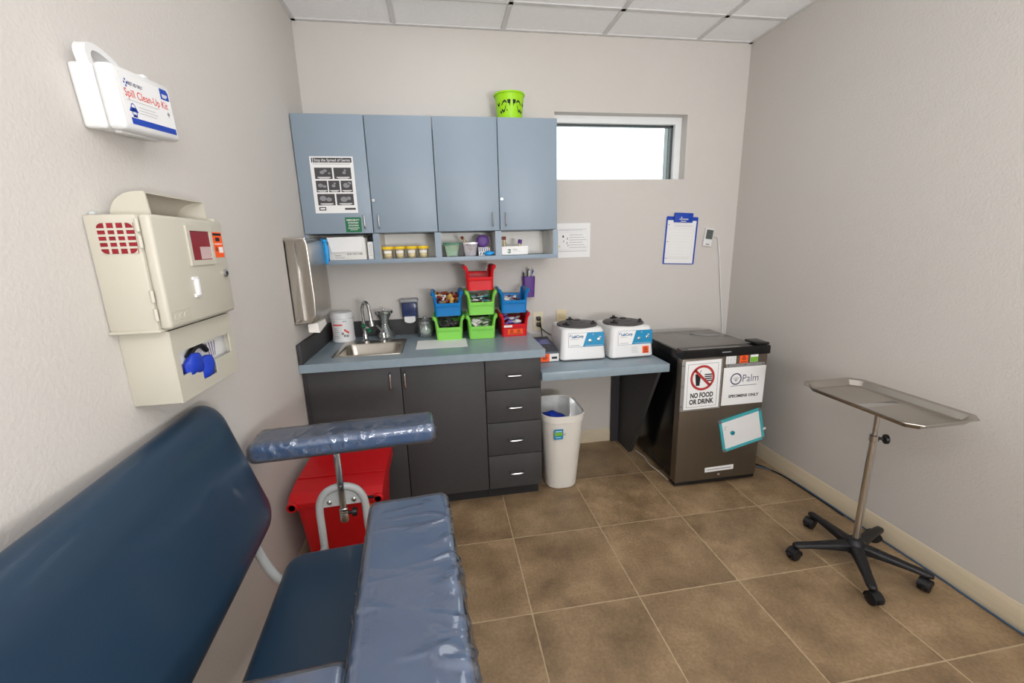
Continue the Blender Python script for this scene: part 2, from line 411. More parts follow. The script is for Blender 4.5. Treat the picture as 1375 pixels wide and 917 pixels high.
# ------------------------------------------------------------------ wall cabinets
UZ0, UZ1, UD = 1.508, 2.103, .273
def pull_v(x, z0, z1, y, parent, r=.0035, d=.026):
    return part('handle', tube(B(), [(x, y + .001, z0), (x, y - d * .8, z0 + .004), (x, y - d, z0 + .018), (x, y - d, z1 - .018), (x, y - d * .8, z1 - .004), (x, y + .001, z1)], r, 8), STEELH, parent)
def pull_h(x0, x1, z, y, parent, r=.004, d=.028):
    return part('handle', tube(B(), [(x0, y + .001, z), (x0 + .003, y - d * .8, z), (x0 + .016, y - d, z), (x1 - .016, y - d, z), (x1 - .003, y - d * .8, z), (x1, y + .001, z)], r, 8), STEELH, parent)
def wall_cab(x0, xs, x1, label):
    c = thing('wall_cabinet', label, 'cabinet', ((x0 + x1) / 2, -.13, UZ0))
    part('carcass', box(B(), (x0 + .001, -UD + .02, UZ0 + .002), (x1 - .001, -.002, UZ1), .001), BLUE, c)
    for i, (a, b) in enumerate(((x0, xs), (xs, x1))):
        d = part('door', box(B(), (a + .0026, -UD, UZ0 + .003), (b - .0026, -UD + .018, UZ1), .0015), BLUE, c)
        pull_v(b - .04 if i == 0 else a + .034, 1.533, 1.608, -UD, d)
        if i: part('lock', lathe(B(), [(.010, 0), (.010, .006), (.008, .009), (.004, .009), (.003, .006)], (a + .014, -UD + .0005, 1.68), 16, (0, -1, 0)), STEELH, d)
    return c
wall_cab(.003, .361, .708, 'slate blue two-door wall cabinet with the germs poster, next to the left wall')
wall_cab(.708, 1.057, 1.396, 'slate blue two-door wall cabinet next to the window, under the lime bucket')
cb = thing('open_shelf', 'row of four open cubbies with blue edges under the blue wall cabinets', 'shelf', (.7, -.13, 1.346))
part('board', box(B(), (.003, -UD, 1.346), (1.396, -.002, 1.3695), .001), BLUE, cb)
part('back_panel', box(B(), (.003, -.012, 1.3695), (1.396, -.002, 1.507)), WHITEM, cb)
for x0, x1 in ((.003, .02), (.353, .386), (.687, .722), (1.029, 1.064), (1.368, 1.396)):
    d = part('divider', box(B(), (x0 + .001, -UD + .003, 1.3695), (x1 - .001, -.012, 1.507)), WHITEM, cb)
    part('edge_band', box(B(), (x0, -UD, 1.3695), (x1, -UD + .003, 1.507)), BLUE, d)
part('side_panel', box(B(), (1.396, -UD, 1.346), (1.3985, -.002, 1.508)), BLUE, cb)

# germs poster
pl = Pl((.074, -UD - .0004, 1.617)); w, h = .216, .283
p = thing('germs_poster', 'black and white Stop the Spread of Germs poster on the leftmost blue door', 'poster', (.18, -UD, 1.617))
part('sheet', slab(B(), pl, 0, 0, w, h, .0005), PAPER, p)
bm = B(); rect(bm, pl, .008, h - .03, .208, h - .007, .0008)
for a0, a1, b0, b1 in ((.018, .105, .172, .228), (.113, .2, .172, .228), (.018, .074, .106, .164), (.08, .136, .106, .164), (.142, .2, .106, .164), (.018, .105, .04, .098), (.113, .2, .04, .098), (.02, .055, .014, .032), (.15, .205, .016, .026)):
    rect(bm, pl, a0, b0, a1, b1, .0008)
part('print', bm, INKD, p)
bm = B(); text(bm, pl, 'Stop the Spread of Germs', .019, .022, h - .0245, .001, .00015, width=.178)
rect(bm, pl, .014, h - .029, .017, h - .008, .001)
for a0, a1, b in ((.03, .095, .178), (.125, .19, .178), (.022, .07, .112), (.085, .13, .112), (.147, .195, .112), (.03, .095, .046), (.125, .19, .046)):
    rect(bm, pl, a0, b, a1, b + .004, .001); rect(bm, pl, a0 + .008, b - .004, a1 - .008, b - .002, .001)
rect(bm, pl, .026, .019, .05, .027, .001)
part('lettering', bm, PAPER, p)
bm = B(); rect(bm, pl, .014, h - .038, .2, h - .036, .0008)
for a, b, r in ((.055, .205, .012), (.07, .213, .01), (.09, .2, .006), (.165, .203, .009), (.17, .215, .006), (.04, .14, .013), (.06, .135, .009), (.105, .138, .01), (.112, .15, .006), (.17, .14, .017), (.185, .15, .01), (.045, .075, .017), (.075, .07, .014), (.15, .07, .018), (.175, .075, .012)):
    disc(bm, pl, a, b, r, .001, 14, r * .75)
part('picture_shapes', bm, INKG, p)
# eyewash sign
pl = Pl((.218, -UD - .0004, 1.516)); p = thing('safety_sign', 'small green Emergency Eyewash Station sign below the germs poster', 'sign', (.26, -UD, 1.516))
part('plate', slab(B(), pl, 0, 0, .082, .078, .001), GREENS, p)
bm = B()
for i, s in enumerate(('EMERGENCY', 'EYEWASH', 'STATION')): text(bm, pl, s, .0125, .041, .06 - i * .0145, .0014, .0002, width=(.066, .052, .05)[i], align='CENTER')
rect(bm, pl, .012, .021, .07, .024, .0014); rect(bm, pl, .022, .012, .06, .0145, .0014)
part('lettering', bm, PAPER, p)

# lime bucket
bc = Vector((1.15, -.145, UZ1))
b = thing('pail', 'lime green pail with black jagged face marks on top of the wall cabinet', 'bucket', bc)
part('shell', lathe(B(), [(.066, 0), (.07, .003), (.083, .14), (.0885, .141), (.0885, .149), (.083, .15), (.08, .146), (.0675, .006), (0.001, .006)], bc, 40, cap1=False), LIME, b)
bm = B()
def on_pail(pts):
    # ang (deg, 0 = towards viewer), height
    vs = []
    for a, z in pts:
        r = .0705 + (.083 - .0705) * z / .14 + .0006; t = math.radians(a) - PI / 2
        vs.append(bm.verts.new(bc + Vector((r * math.cos(t), r * math.sin(t), z))))
    bm.faces.new(vs)
def strip(pts, wdt):
    for (a0, z0), (a1, z1) in zip(pts, pts[1:]):
        for k in range(3):
            s, e = k / 3, (k + 1) / 3
            A = (a0 + (a1 - a0) * s, z0 + (z1 - z0) * s); E_ = (a0 + (a1 - a0) * e, z0 + (z1 - z0) * e)
            on_pail([(A[0], A[1] - wdt), (E_[0], E_[1] - wdt), (E_[0], E_[1] + wdt), (A[0], A[1] + wdt)])
for s in (-1, 1):
    on_pail([(s * 18, .104), (s * 8, .106), (s * 4, .103), (s * 7, .07), (s * 10, .086), (s * 15, .085)][::s])
    strip([(s * 20, .09), (s * 28, .1), (s * 36, .094), (s * 42, .08)], .005)
    strip([(s * 24, .075), (s * 30, .052), (s * 36, .046), (s * 40, .058), (s * 46, .042), (s * 52, .05)], .006)
    strip([(s * 52, .092), (s * 58, .08), (s * 64, .09)], .006)
on_pail([(-22, .05), (-18, .05), (-18, .056), (-22, .056)])
part('face_marks', bm, INK, b, ang=-38)

# ------------------------------------------------------------------ cubby contents
SZ = 1.3697
def hull_box(bm, lo, hi, bev=.002): return box(bm, lo, hi, bev)
t = thing('glove_packet', 'crumpled bright blue packet at the left end of the open cubbies', 'packet', (.09, -.28, SZ - .02))
bm = B(); blob(bm, (.102, -.289, SZ + .044), (.0185, .01, .062), 3, .14); part('wrapper', bm, BLUEPK, t)
bm = B(); blob(bm, (.094, -.276, SZ + .104), (.024, .022, .012), 5, .2); part('flap', bm, BLUEPK, t)
single('dark_pouch', box(B(), (.026, -.2, SZ), (.05, -.06, SZ + .1), .006), BLACK, 'dark pouch behind the blue packet in the leftmost cubby', 'pouch', (.04, -.13, SZ))
t = thing('supply_box', 'white cardboard box with a hanging lid flap in the leftmost cubby', 'box', (.21, -.18, SZ))
part('carton', box(B(), (.112, -.255, SZ), (.305, -.06, SZ + .118), .002), PAPERO, t)
part('flap', loft(B(), [[(.108, -.2575, SZ + .122), (.3, -.2575, SZ + .124), (.285, -.263, SZ + .044), (.128, -.263, SZ + .042)], [(.108, -.2565, SZ + .122), (.3, -.2565, SZ + .124), (.285, -.262, SZ + .044), (.128, -.262, SZ + .042)]]), PAPER, t)
pl = Pl((.112, -.2555, SZ)); bm = B()
for k in range(14): rect(bm, pl, .095 + k * .006, .026, .095 + k * .006 + R.choice((.002, .004)), .037, .0004)
rect(bm, pl, .03, .022, .06, .025, .0004); rect(bm, pl, .03, .012, .08, .014, .0004)
part('print', bm, INKG, t)
t = thing('slim_carton', 'narrow white carton beside the flap box in the leftmost cubby', 'box', (.33, -.15, SZ))
part('carton', box(B(), (.316, -.245, SZ), (.345, -.1, SZ + .095), .0015), PAPER, t)
pl = Pl((.316, -.245, SZ)); bm = B(); 
for k in range(6): rect(bm, pl, .006, .02 + k * .011, .022, .024 + k * .011, .0004)
part('print', bm, INKL, t)
single('dark_carton', box(B(), (.312, -.18, SZ + .0955), (.348, -.1, SZ + .127), .004), BLACK, 'small black carton lying on top of the narrow white carton', 'box', (.33, -.14, SZ + .0955))
# specimen cups
cup = thing('specimen_cup', 'clear specimen cup with yellow lid, first of the row of four from the left', 'specimen cup', (0, 0, 0), 'yellow-lidded specimen cups')
part('cup', lathe(B(), [(.024, 0), (.026, .001), (.0295, .05), (.028, .05), (.0245, .003), (.001, .003)], (0, 0, 0), 24, cap1=False), CLEARP, cup)
part('lid', lathe(B(), [(.0315, .0505), (.0325, .052), (.0325, .064), (.031, .0655), (.001, .066)], (0, 0, 0), 24), YEL, cup)
pl_l = B(); 
loft(pl_l, [[(.0295 * math.cos(a) * (1 - .12 * (1 - z)), .0295 * math.sin(a) * (1 - .12 * (1 - z)), .012 + .03 * z) for z in (0, 1)] for a in [-PI * .75 + PI * .5 * i / 8 for i in range(9)]], closed=False)
part('paper_label', pl_l, PAPER, cup)
lab = ['first', 'second', 'third', 'fourth']
for i in range(4):
    c = cup if i == 0 else dup(cup, label='clear specimen cup with yellow lid, %s of the row of four from the left' % lab[i])
    c.location = (.4195 + i * .0655, -.205 + .004 * (i % 2), SZ)
# clear bins in third cubby
def clear_bin(name, label, x0, x1, m, lid):
    t = thing(name, label, 'bin', ((x0 + x1) / 2, -.18, SZ))
    xm, hx = (x0 + x1) / 2, (x1 - x0) / 2; hh = .072
    r = lambda f, z, ins=0: [(xm + a, -.17 + b_, SZ + z) for a, b_ in rrect(hx * f - ins, .075 * f - ins, .008, 3)]
    part('tub', loft(B(), [r(.74, 0), r(1, hh), r(1, hh, .002), r(.74, .003, .002)]), m, t)
    bm = B(); loft(bm, [r(1.04, hh - .004), r(1.07, hh - .004), r(1.07, hh + .006), r(1.0, hh + .006), r(1.0, hh - .004)], False, False)
    part('rim', bm, GREENC if lid else m, t)
    return t
t = clear_bin('tinted_bin', 'green tinted clear bin full of white packets in the third cubby', .735, .827, GREENT, True)
t2 = clear_bin('tinted_bin', 'pale clear bin of purple labelled tubes in the middle of the third cubby', .842, .928, CLEARW, False)
for i in range(5):
    bm = B(); box(bm, (-.03, -.004, 0), (.03, .004, .055), .001); rot(bm, Matrix.Rotation(R.uniform(-.25, .25), 4, 'Y'))
    o = single('white_packet', bm, PAPERO, 'white paper packet standing in the green tinted bin', 'packet', group='packets in the green tinted bin'); o.location = (.781 + R.uniform(-.006, .006), -.22 + i * .022, SZ + .006)
tb = thing('sample_tube', 'clear sample tube with maroon cap leaning out of the pale clear bin', 'tube')
part('barrel', cyl(B(), (0, 0, 0), (0, 0, .085), .0065, None, 12), CLEARP, tb)
part('cap', cyl(B(), (0, 0, .085), (0, 0, .105), .0085, .008, 12), MAROON, tb)
tb.location = (.9, -.17, SZ + .028); tb.rotation_euler = (0, -.62, 0)
t = thing('bandage_roll', 'round purple roll behind the striped box in the third cubby', 'roll', (.97, -.15, SZ + .085))
part('roll', lathe(B(), [(.012, 0), (.03, 0), (.036, .003), (.036, .045), (.03, .048), (.012, .048)], (.967, -.12, SZ + .085), 32, (0, -1, 0)), PURPLE, t)
part('core', lathe(B(), [(.0118, .046), (.006, .047), (.001, .047)], (.967, -.12, SZ + .085), 20, (0, -1, 0)), BLACK, t)
t = thing('swab_box', 'small white box with dark stripes below the purple roll', 'box', (.96, -.19, SZ))
part('carton', box(B(), (.935, -.215, SZ), (1.0, -.1, SZ + .048), .002), PAPER, t)
pl = Pl((.935, -.215, SZ)); bm = B()
for k in range(5): rect(bm, pl, .006 + k * .012, .024, .011 + k * .012, .046, .0005)
for k in range(4): poly(bm, pl, [(.006 + k * .015, .006), (.012 + k * .015, .006), (.018 + k * .015, .02), (.012 + k * .015, .02)], .0005)
part('print', bm, NAVYI, t)
single('blue_wrap', blob(B(), (.995, -.235, SZ + .014), (.03, .018, .0135), 11, .15), BLUEPK, 'crumpled light blue wrap in front of the striped box', 'wrap', (.995, -.235, SZ))
# fourth cubby
t = thing('card_box', 'low white card box with a green and black round logo in the rightmost cubby', 'box', (1.145, -.2, SZ))
bm = B(); 
for lo, hi in (((1.068, -.25, SZ), (1.222, -.247, SZ + .05)), ((1.068, -.12, SZ), (1.222, -.117, SZ + .05)), ((1.068, -.247, SZ), (1.071, -.12, SZ + .05)), ((1.219, -.247, SZ), (1.222, -.12, SZ + .05)), ((1.068, -.25, SZ), (1.222, -.117, SZ + .002))): box(bm, lo, hi)
part('tray', bm, PAPER, t)
pl = Pl((1.068, -.25, SZ)); bm = B(); ringd(bm, pl, .043, .022, .006, .012, .0005, 20, .4, 2.6); ringd(bm, pl, .043, .022, .006, .012, .0005, 20, 3.5, 5.8); disc(bm, pl, .046, .022, .004, .0007, 10)
part('logo', bm, GREENC, t)
bm = B(); rect(bm, pl, .064, .029, .09, .0325, .0005); rect(bm, pl, .064, .021, .11, .0222, .0005); part('print', bm, INKG, t)
for x, m, l, n in ((1.078, MAROON, 'clear tube with maroon cap, left of two standing in the card box', 'left'), (1.098, MAROON, 'clear tube with maroon cap, right of two standing in the card box', ''), ):
    q = thing('sample_tube', l, 'tube', (x, -.16, SZ + .004))
    part('barrel', cyl(B(), (x, -.16, SZ + .004), (x, -.16, SZ + .09), .0075, None, 12), CLEARP, q)
    part('cap', cyl(B(), (x, -.16, SZ + .088), (x, -.16, SZ + .108), .0095, .009, 12), m, q)
q = thing('sample_tube', 'tube with purple cap leaning in the card box', 'tube', (1.19, -.17, SZ + .004))
part('barrel', cyl(B(), (1.19, -.17, SZ + .004), (1.188, -.17, SZ + .064), .0085, None, 12), CLEARP, q)
part('cap', cyl(B(), (1.188, -.17, SZ + .064), (1.192, -.17, SZ + .088), .013, .012, 14), PURPLE, q)

# ------------------------------------------------------------------ base cabinets, worktop, sink
CZ, CT = .886, .042
fy = -.617
bcab = thing('sink_cabinet', 'charcoal two-door base cabinet under the sink', 'cabinet', (.45, -.3, 0))
bm = B(); box(bm, (.004, fy + .02, .086), (.02, -.004, CZ - CT)); box(bm, (.889, fy + .02, .086), (.904, -.004, CZ - CT)); box(bm, (.02, fy + .02, .086), (.889, -.004, .1)); box(bm, (.02, -.018, .1), (.889, -.004, CZ - CT)); box(bm, (.02, fy + .02, CZ - CT - .05), (.889, fy + .04, CZ - CT))
part('carcass', bm, CHAR, bcab)
part('filler', box(B(), (.004, fy + .006, .086), (.026, fy + .022, .844)), CHARD, bcab)
part('toe_kick', box(B(), (.004, -.55, 0), (.904, -.53, .0855)), KICK, bcab)
for a, b_, hx in ((.026, .474, .425), (.478, .903, .497)):
    d = part('door', box(B(), (a, fy, .088), (b_, fy + .019, .84), .0015), CHAR, bcab)
    pull_v(hx, .728, .812, fy, d, .0045, .03)
dcab = thing('drawer_cabinet', 'charcoal cabinet with four drawers beside the waste bin', 'cabinet', (1.05, -.3, 0))
part('carcass', box(B(), (.906, fy + .02, .086), (1.208, -.004, CZ - CT)), CHAR, dcab)
part('toe_kick', box(B(), (.906, -.55, 0), (1.2, -.53, .0855)), KICK, dcab)
for z0, z1 in ((.673, .84), (.486, .669), (.292, .482), (.088, .288)):
    d = part('drawer', box(B(), (.908, fy, z0), (1.208, fy + .019, z1), .0015), CHAR, dcab)
    pull_h(1.02, 1.1, (z0 + z1) / 2 - .002, fy, d, .0042, .03)
wt = thing('worktop', 'blue grey laminate worktop with a cut-out for the sink', 'worktop', (.6, -.3, CZ - CT))
sx0, sx1, sy0, sy1 = .126, .482, -.535, -.165
bm = B(); ix0, ix1, iy0, iy1 = sx0 + .012, sx1 - .012, sy0 + .012, sy1 - .012
for lo, hi in (((.002, -.638, CZ - CT), (ix0, -.002, CZ)), ((ix1, -.638, CZ - CT), (1.228, -.002, CZ)), ((ix0, -.638, CZ - CT), (ix1, iy0, CZ)), ((ix0, iy1, CZ - CT), (ix1, -.002, CZ))):
    box(bm, lo, hi)
bmesh.ops.remove_doubles(bm, verts=bm.verts, dist=1e-5)
part('slab', bm, BLUEC, wt)
part('backsplash', box(B(), (.022, -.022, CZ), (1.228, -.002, CZ + .098), .001), CHAR, wt)
part('side_splash', box(B(), (.002, -.638, CZ), (.022, -.002, CZ + .1), .001), CHAR, wt)
sk = thing('sink', 'small square stainless steel sink set in the worktop', 'sink', ((sx0 + sx1) / 2, -.35, CZ))
cx, cy = (sx0 + sx1) / 2, (sy0 + sy1) / 2; hx, hy = (sx1 - sx0) / 2, (sy1 - sy0) / 2
rr_ = lambda hx, hy, r, z, oy=0: [(cx + a, cy + oy + b_, z) for a, b_ in rrect(hx, hy, r, 5)]
bo = -.032
part('basin', loft(B(), [rr_(hx, hy, .02, CZ + .0005), rr_(hx - .002, hy - .002, .02, CZ + .005), rr_(hx - .008, hy - .008, .02, CZ + .006), rr_(hx - .024, hy - .052, .045, CZ + .004, bo), rr_(hx - .03, hy - .058, .045, CZ - .004, bo), rr_(hx - .038, hy - .066, .05, CZ - .13, bo), rr_(hx - .06, hy - .088, .05, CZ - .15, bo), rr_(.03, .03, .03, CZ - .155, bo)], False, True), SINKM, sk)
part('drain', lathe(B(), [(.036, .001), (.034, .004), (.022, .002), (.001, .001)], (cx, cy + bo, CZ - .156), 24), CHROME, sk)
fa = thing('faucet', 'chrome gooseneck tap with green eyewash caps behind the sink', 'tap', (.245, -.198, CZ + .005))
fb = Vector((.247, -.198, CZ + .0055))
part('base', lathe(B(), [(.024, 0), (.024, .008), (.014, .014), (.013, .045), (.009, .05), (.008, .06)], fb, 20), CHROME, fa)
part('spout', tube(B(), [fb + Vector(q) for q in ((0, 0, .04), (-.003, 0, .12), (-.005, -.002, .19), (.006, -.012, .226), (.026, -.035, .236), (.042, -.06, .215), (.05, -.078, .17), (.056, -.09, .125))], lambda t: .0095 if t < .8 else .0105, 12), CHROME, fa)
part('aerator', cyl(B(), fb + Vector((.056, -.09, .128)), fb + Vector((.0585, -.095, .105)), .0135, .0135, 16), CHROME, fa)
ew = part('eyewash_arm', tube(B(), [fb + Vector((-.004, -.012, .1)), fb + Vector((.012, -.03, .092)), fb + Vector((.03, -.03, .08))], .006, 8), CHROME, fa)
for q in ((-.002, -.022, .095), (.03, -.034, .07)): part('eyewash_cap', lathe(B(), [(.012, -.006), (.0135, 0), (.0135, .008), (.009, .013), (.002, .014)], fb + Vector(q), 16, (0, -.6, .8)), GREENC, ew)
hb = Vector((.35, -.196, CZ + .0055))
hd = part('valve', lathe(B(), [(.022, 0), (.022, .006), (.016, .01), (.016, .042), (.012, .05), (.002, .052)], hb, 20), CHROME, fa)
part('handle', tube(B(), [hb + Vector((0, 0, .046)), hb + Vector((-.003, -.012, .062)), hb + Vector((-.016, -.03, .08)), hb + Vector((-.028, -.045, .1))], lambda t: .0075 - .002 * t, 10), CHROME, hd)

# towel dispenser
td = thing('paper_towel_dispenser', 'tall stainless steel paper towel dispenser on the left wall', 'dispenser', (.05, -.45, 1.07))
prof = []
for z, dx in ((1.075, .0), (1.085, .082), (1.12, .101), (1.2, .104), (1.4, .101), (1.452, .1), (1.474, .096), (1.484, .088), (1.486, 0)): prof.append((dx, z))
def tdring(y, ins): return [(max(x - ins, .0006), y, min(max(z, 1.075 + ins), 1.486 - ins)) for x, z in prof]
part('housing', loft(B(), [tdring(-.594, .022), tdring(-.6, .014), tdring(-.604, .006), tdring(-.602, 0), tdring(-.304, 0), tdring(-.3, .006)]), mat('dispenser_steel', (196, 190, 181), .3, 1, noise=.08, nscale=22, stretch=(1, 1, .05)), td, ang=60)
part('seam', box(B(), (.044, -.607, 1.1), (.046, -.59, 1.46)), STEELH, td)
part('lock', cyl(B(), (.022, -.606, 1.1), (.022, -.61, 1.1), .006, None, 12), STEELH, td)
part('top_rivet', lathe(B(), [(.007, 0), (.007, .003), (.004, .006), (.001, .0065)], (.088, -.585, 1.482), 12), STEELH, td)
sh = B(); loft(sh, [[(.05, -.57, 1.0735), (.09, -.548, 1.0735), (.094, -.425, 1.0735), (.06, -.39, 1.0735)], [(.052, -.58, 1.035), (.096, -.558, 1.026), (.1, -.43, 1.048), (.064, -.4, 1.052)]], True, True)
single('paper_towel', sh, BROWNP, 'white folded paper towel sticking out below the steel dispenser', 'paper towel', (.08, -.48, 1.05))

# wipes canister
cc = Vector((.108, -.118, CZ))
t = thing('wipes_canister', 'white wipes canister with red print in the corner by the sink', 'canister', cc)
part('tub', lathe(B(), [(.058, 0), (.064, .004), (.065, .02), (.062, .03), (.062, .14), (.06, .144)], cc, 36), WHITE, t)
part('lid', lathe(B(), [(.063, .142), (.0655, .145), (.0635, .172), (.058, .178), (.001, .179)], cc, 36), WHITE, t)
def on_cyl(bm, c, r, a0, a1, z0, z1, n=6):
    loft(bm, [[Vector(c) + Vector((r * math.sin(a), -r * math.cos(a), z)) for z in (z0, z1)] for a in [math.radians(a0 + (a1 - a0) * i / n) for i in range(n + 1)]], closed=False)
bm = B(); on_cyl(bm, cc, .0627, -45, 10, .104, .112); on_cyl(bm, cc, .0627, -78, -56, .04, .098)
for a, z in ((16, .07), (24, .062), (32, .055)): on_cyl(bm, cc, .0627, a, a + 10, z, z + .012, 2)
part('red_print', bm, REDI, t)
bm = B()
for k in range(6): on_cyl(bm, cc, .0627, -40, -10 - 4 * (k % 3), .03 + k * .011, .033 + k * .011, 4)
for a, z in ((2, .05), (12, .036), (26, .034)): on_cyl(bm, cc, .0627, a, a + 12, z, z + .014, 3)
for a in (-40, 14, 24): on_cyl(bm, cc, .0632, a, a + 6, .125, .132, 3)
part('grey_print', bm, INKG, t)
# hourglass jar
jc = Vector((.348, -.088, CZ))
t = thing('glass_dispenser', 'waisted clear glass dispenser with steel lid behind the tap', 'jar', jc)
part('body', lathe(B(), [(.054, 0), (.056, .008), (.048, .03), (.032, .06), (.022, .09), (.026, .115), (.04, .142), (.046, .152), (.043, .152), (.037, .141), (.023, .115), (.019, .09), (.029, .06), (.045, .03), (.05, .01), (.001, .008)], jc, 32, cap1=False), GLASS, t)
part('lid', lathe(B(), [(.052, .152), (.054, .155), (.054, .168), (.05, .172), (.008, .174), (.006, .182), (.003, .186), (.001, .186)], jc, 32), STEELH, t)
part('pump_tube', cyl(B(), jc + Vector((0, 0, .012)), jc + Vector((0, 0, .152)), .004, None, 8), STEELH, t)
# cotton jar
jc = Vector((.594, -.128, CZ))
t = thing('cotton_jar', 'round clear glass jar with white cotton beside the green bins', 'jar', jc)
part('body', lathe(B(), [(.04, 0), (.044, .006), (.047, .05), (.043, .08), (.037, .086), (.034, .086), (.04, .079), (.044, .05), (.04, .008), (.001, .006)], jc, 32, cap1=False), GLASS, t)
part('lid', lathe(B(), [(.038, .0865), (.04, .089), (.036, .1), (.02, .112), (.008, .114), (.011, .122), (.006, .13), (.001, .131)], jc, 32), GLASS, t)
single('cotton_wad', blob(B(), jc + Vector((0, 0, .036)), (.03, .03, .026), 21, .2), COTTON, 'white cotton wad inside the round glass jar', 'cotton', jc + Vector((0, 0, .008)))
# soap dispenser
t = thing('soap_dispenser', 'navy and white soap dispenser on the back wall above the worktop', 'dispenser', (.5, -.04, .99))
part('back_plate', box(B(), (.452, -.02, .99), (.55, -.001, 1.115), .004), DGREY, t)
part('tank', box(B(), (.455, -.078, 1.005), (.547, -.02, 1.095), .008, 3), SOAPB, t)
part('cover', box(B(), (.445, -.085, 1.095), (.557, -.001, 1.118), .008, 3), mat('pewter_plastic', (150, 150, 154), .35), t)
part('push_bar', prism(B(), [(.468, 1.01), (.534, 1.01), (.534, .98), (.52, .972), (.501, .969), (.482, .972), (.468, .98)], 'y', -.088, -.03), WHITE, t)
# paper on worktop
single('paper_sheet', box(B(), (.548, -.462, CZ + .0002), (.832, -.245, CZ + .0012)), PAPER, 'blank white paper sheet on the worktop partly under the green bins', 'paper', (.69, -.35, CZ))

# stacking bins
def bin_bm():
    bm = B(); n = 64; rings_o, rings_i = [], []
    H0, HT = .076, .143
    def sp(k):  # rounded rectangle walk: unit square param
        base = rrect(1, 1.2, .22, 7)
        return base
    base = rrect(1, 1.22, .2, 7)
    # resample evenly
    P = [Vector(p) for p in base]; P.append(P[0]); Ls = [0]
    for a, b in zip(P, P[1:]): Ls.append(Ls[-1] + (b - a).length)
    def at(s):
        s *= Ls[-1]
        for i in range(len(P) - 1):
            if Ls[i + 1] >= s: return P[i].lerp(P[i + 1], (s - Ls[i]) / max(Ls[i + 1] - Ls[i], 1e-9))
        return P[-1]
    pts = [at(i / 96) for i in range(96)]
    def hh(p):
        if abs(p.y) > 1.0:
            e = min(max((abs(p.x) - .76) / .12, 0), 1); e = e * e * (3 - 2 * e)
        else: e = 1
        low = H0 if p.y < 0 else H0 + .022
        return low + (HT - low) * e
    def pos(p, z, ins=0):
        f = .075 + (.0845 - .075) * z / HT
        return (p.x * (f - ins), p.y * (f - ins), z)
    fr = (0, .25, .5, .75, 1)
    O = [[pos(p, hh(p) * f) for p in pts] for f in fr]
    lip = [[pos(p, hh(p) - .0205, -.0002) for p in pts], [pos(p, hh(p) - .02, -.0095) for p in pts], [pos(p, hh(p) - .018, -.0105) for p in pts], [pos(p, hh(p) - .002, -.0108) for p in pts], [pos(p, hh(p) + .001, -.008) for p in pts], [pos(p, hh(p) + .001, 0) for p in pts], [pos(p, hh(p) - .002, .0025) for p in pts]]
    I = [[pos(p, max(hh(p) * f, .003), .0025) for p in pts] for f in (.75, .5, .25, 0)]
    loft(bm, O[:4] + lip + I)
    return bm
BIN0 = None
bin_me = {}
def sbin(x, y, z, m, label, rz=0):
    o = part('stacking_bin', bin_bm(), m, None, 50)
    o.location = (x, y, z); o.rotation_euler = (0, 0, rz)
    return tag(o, label, 'bin', 'coloured stacking bins on the worktop')
BY = -.178; P1 = .1445
sbin(.737, BY, CZ + .0012, BING, 'green stacking bin of dark bands at the bottom left of the stack')
sbin(.929, BY - .02, CZ + .0012, BING, 'green stacking bin of white packets at the bottom middle of the stack')
sbin(1.128, BY - .005, CZ + .0005, BINR, 'red stacking bin with orange biohazard label at the bottom right')
sbin(.736, BY - .002, CZ + P1, BINB, 'blue stacking bin full of gold capped vials on the left')
sbin(.931, BY - .02, CZ + P1, BING, 'green stacking bin of thin tubes in the middle row under the red one')
sbin(1.131, BY - .003, CZ + P1, BINB, 'blue stacking bin with few packets on the right above the red one', -.04)
sbin(.929, BY - .02, CZ + 2 * P1, BINR, 'empty red stacking bin on top of the whole stack')
# label on the red bin
t = thing('bin_label', 'orange biohazard label on the front of the bottom red bin', 'label', (1.128, -.28, .92))
fyb = BY - .005 - 1.22 * .0778 - .0012
pl = Pl((1.083, fyb - .0022, CZ + .014), (1, 0, 0), (0, -.12, .99))
part('sticker', slab(B(), pl, 0, 0, .092, .034, .0006), ORANGE, t)
bm = B(); biohazard(bm, pl, .025, .02, .012); biohazard(bm, pl, .067, .02, .012); rect(bm, pl, .008, .004, .085, .007, .001)
part('print', bm, INK, t)
single('tape_strip', slab(B(), Pl((1.06, fyb - .0145, CZ + .061)), 0, 0, .05, .013, .0006), PAPERO, 'short strip of masking tape on the lip of the bottom red bin', 'tape', (1.085, fyb, CZ + .064))
# contents: little things, one by one
def vial_proto(name, label, group, rad, ln, m, capm, caplen):
    v = thing(name, label, 'vial', (0, 0, 0), group)
    part('barrel', cyl(B(), (0, 0, -ln / 2), (0, 0, ln / 2), rad, None, 10), m, v)
    part('cap', cyl(B(), (0, 0, ln / 2), (0, 0, ln / 2 + caplen), rad * 1.25, rad * 1.2, 10), capm, v)
    return v
def scatter(proto, n, c, sx, sy, z0, z1, tilt, seed):
    rr = random.Random(seed)
    for i in range(n):
        o = proto if i == 0 else dup(proto)
        f = (i + .5) / n
        o.location = (c[0] + rr.uniform(-sx, sx), c[1] + rr.uniform(-sy, sy), z0 + (z1 - z0) * f)
        o.rotation_euler = (PI / 2 + rr.uniform(-tilt, tilt), rr.uniform(-tilt, tilt), rr.uniform(0, 2 * PI))
zb = CZ + P1
v = vial_proto('vial', 'small vial with gold cap jumbled in the blue bin on the left', 'gold capped vials in the blue bin', .009, .034, MAROON, GOLD, .012)
scatter(v, 46, (.742, BY - .008), .052, .066, zb + .05, zb + .122, .5, 3)
v = vial_proto('vial', 'amber vial with white cap jumbled in the blue bin on the left', 'white capped vials in the blue bin', .009, .034, MAROON, WHITE, .014)
scatter(v, 14, (.732, BY - .02), .05, .055, zb + .06, zb + .108, .5, 4)
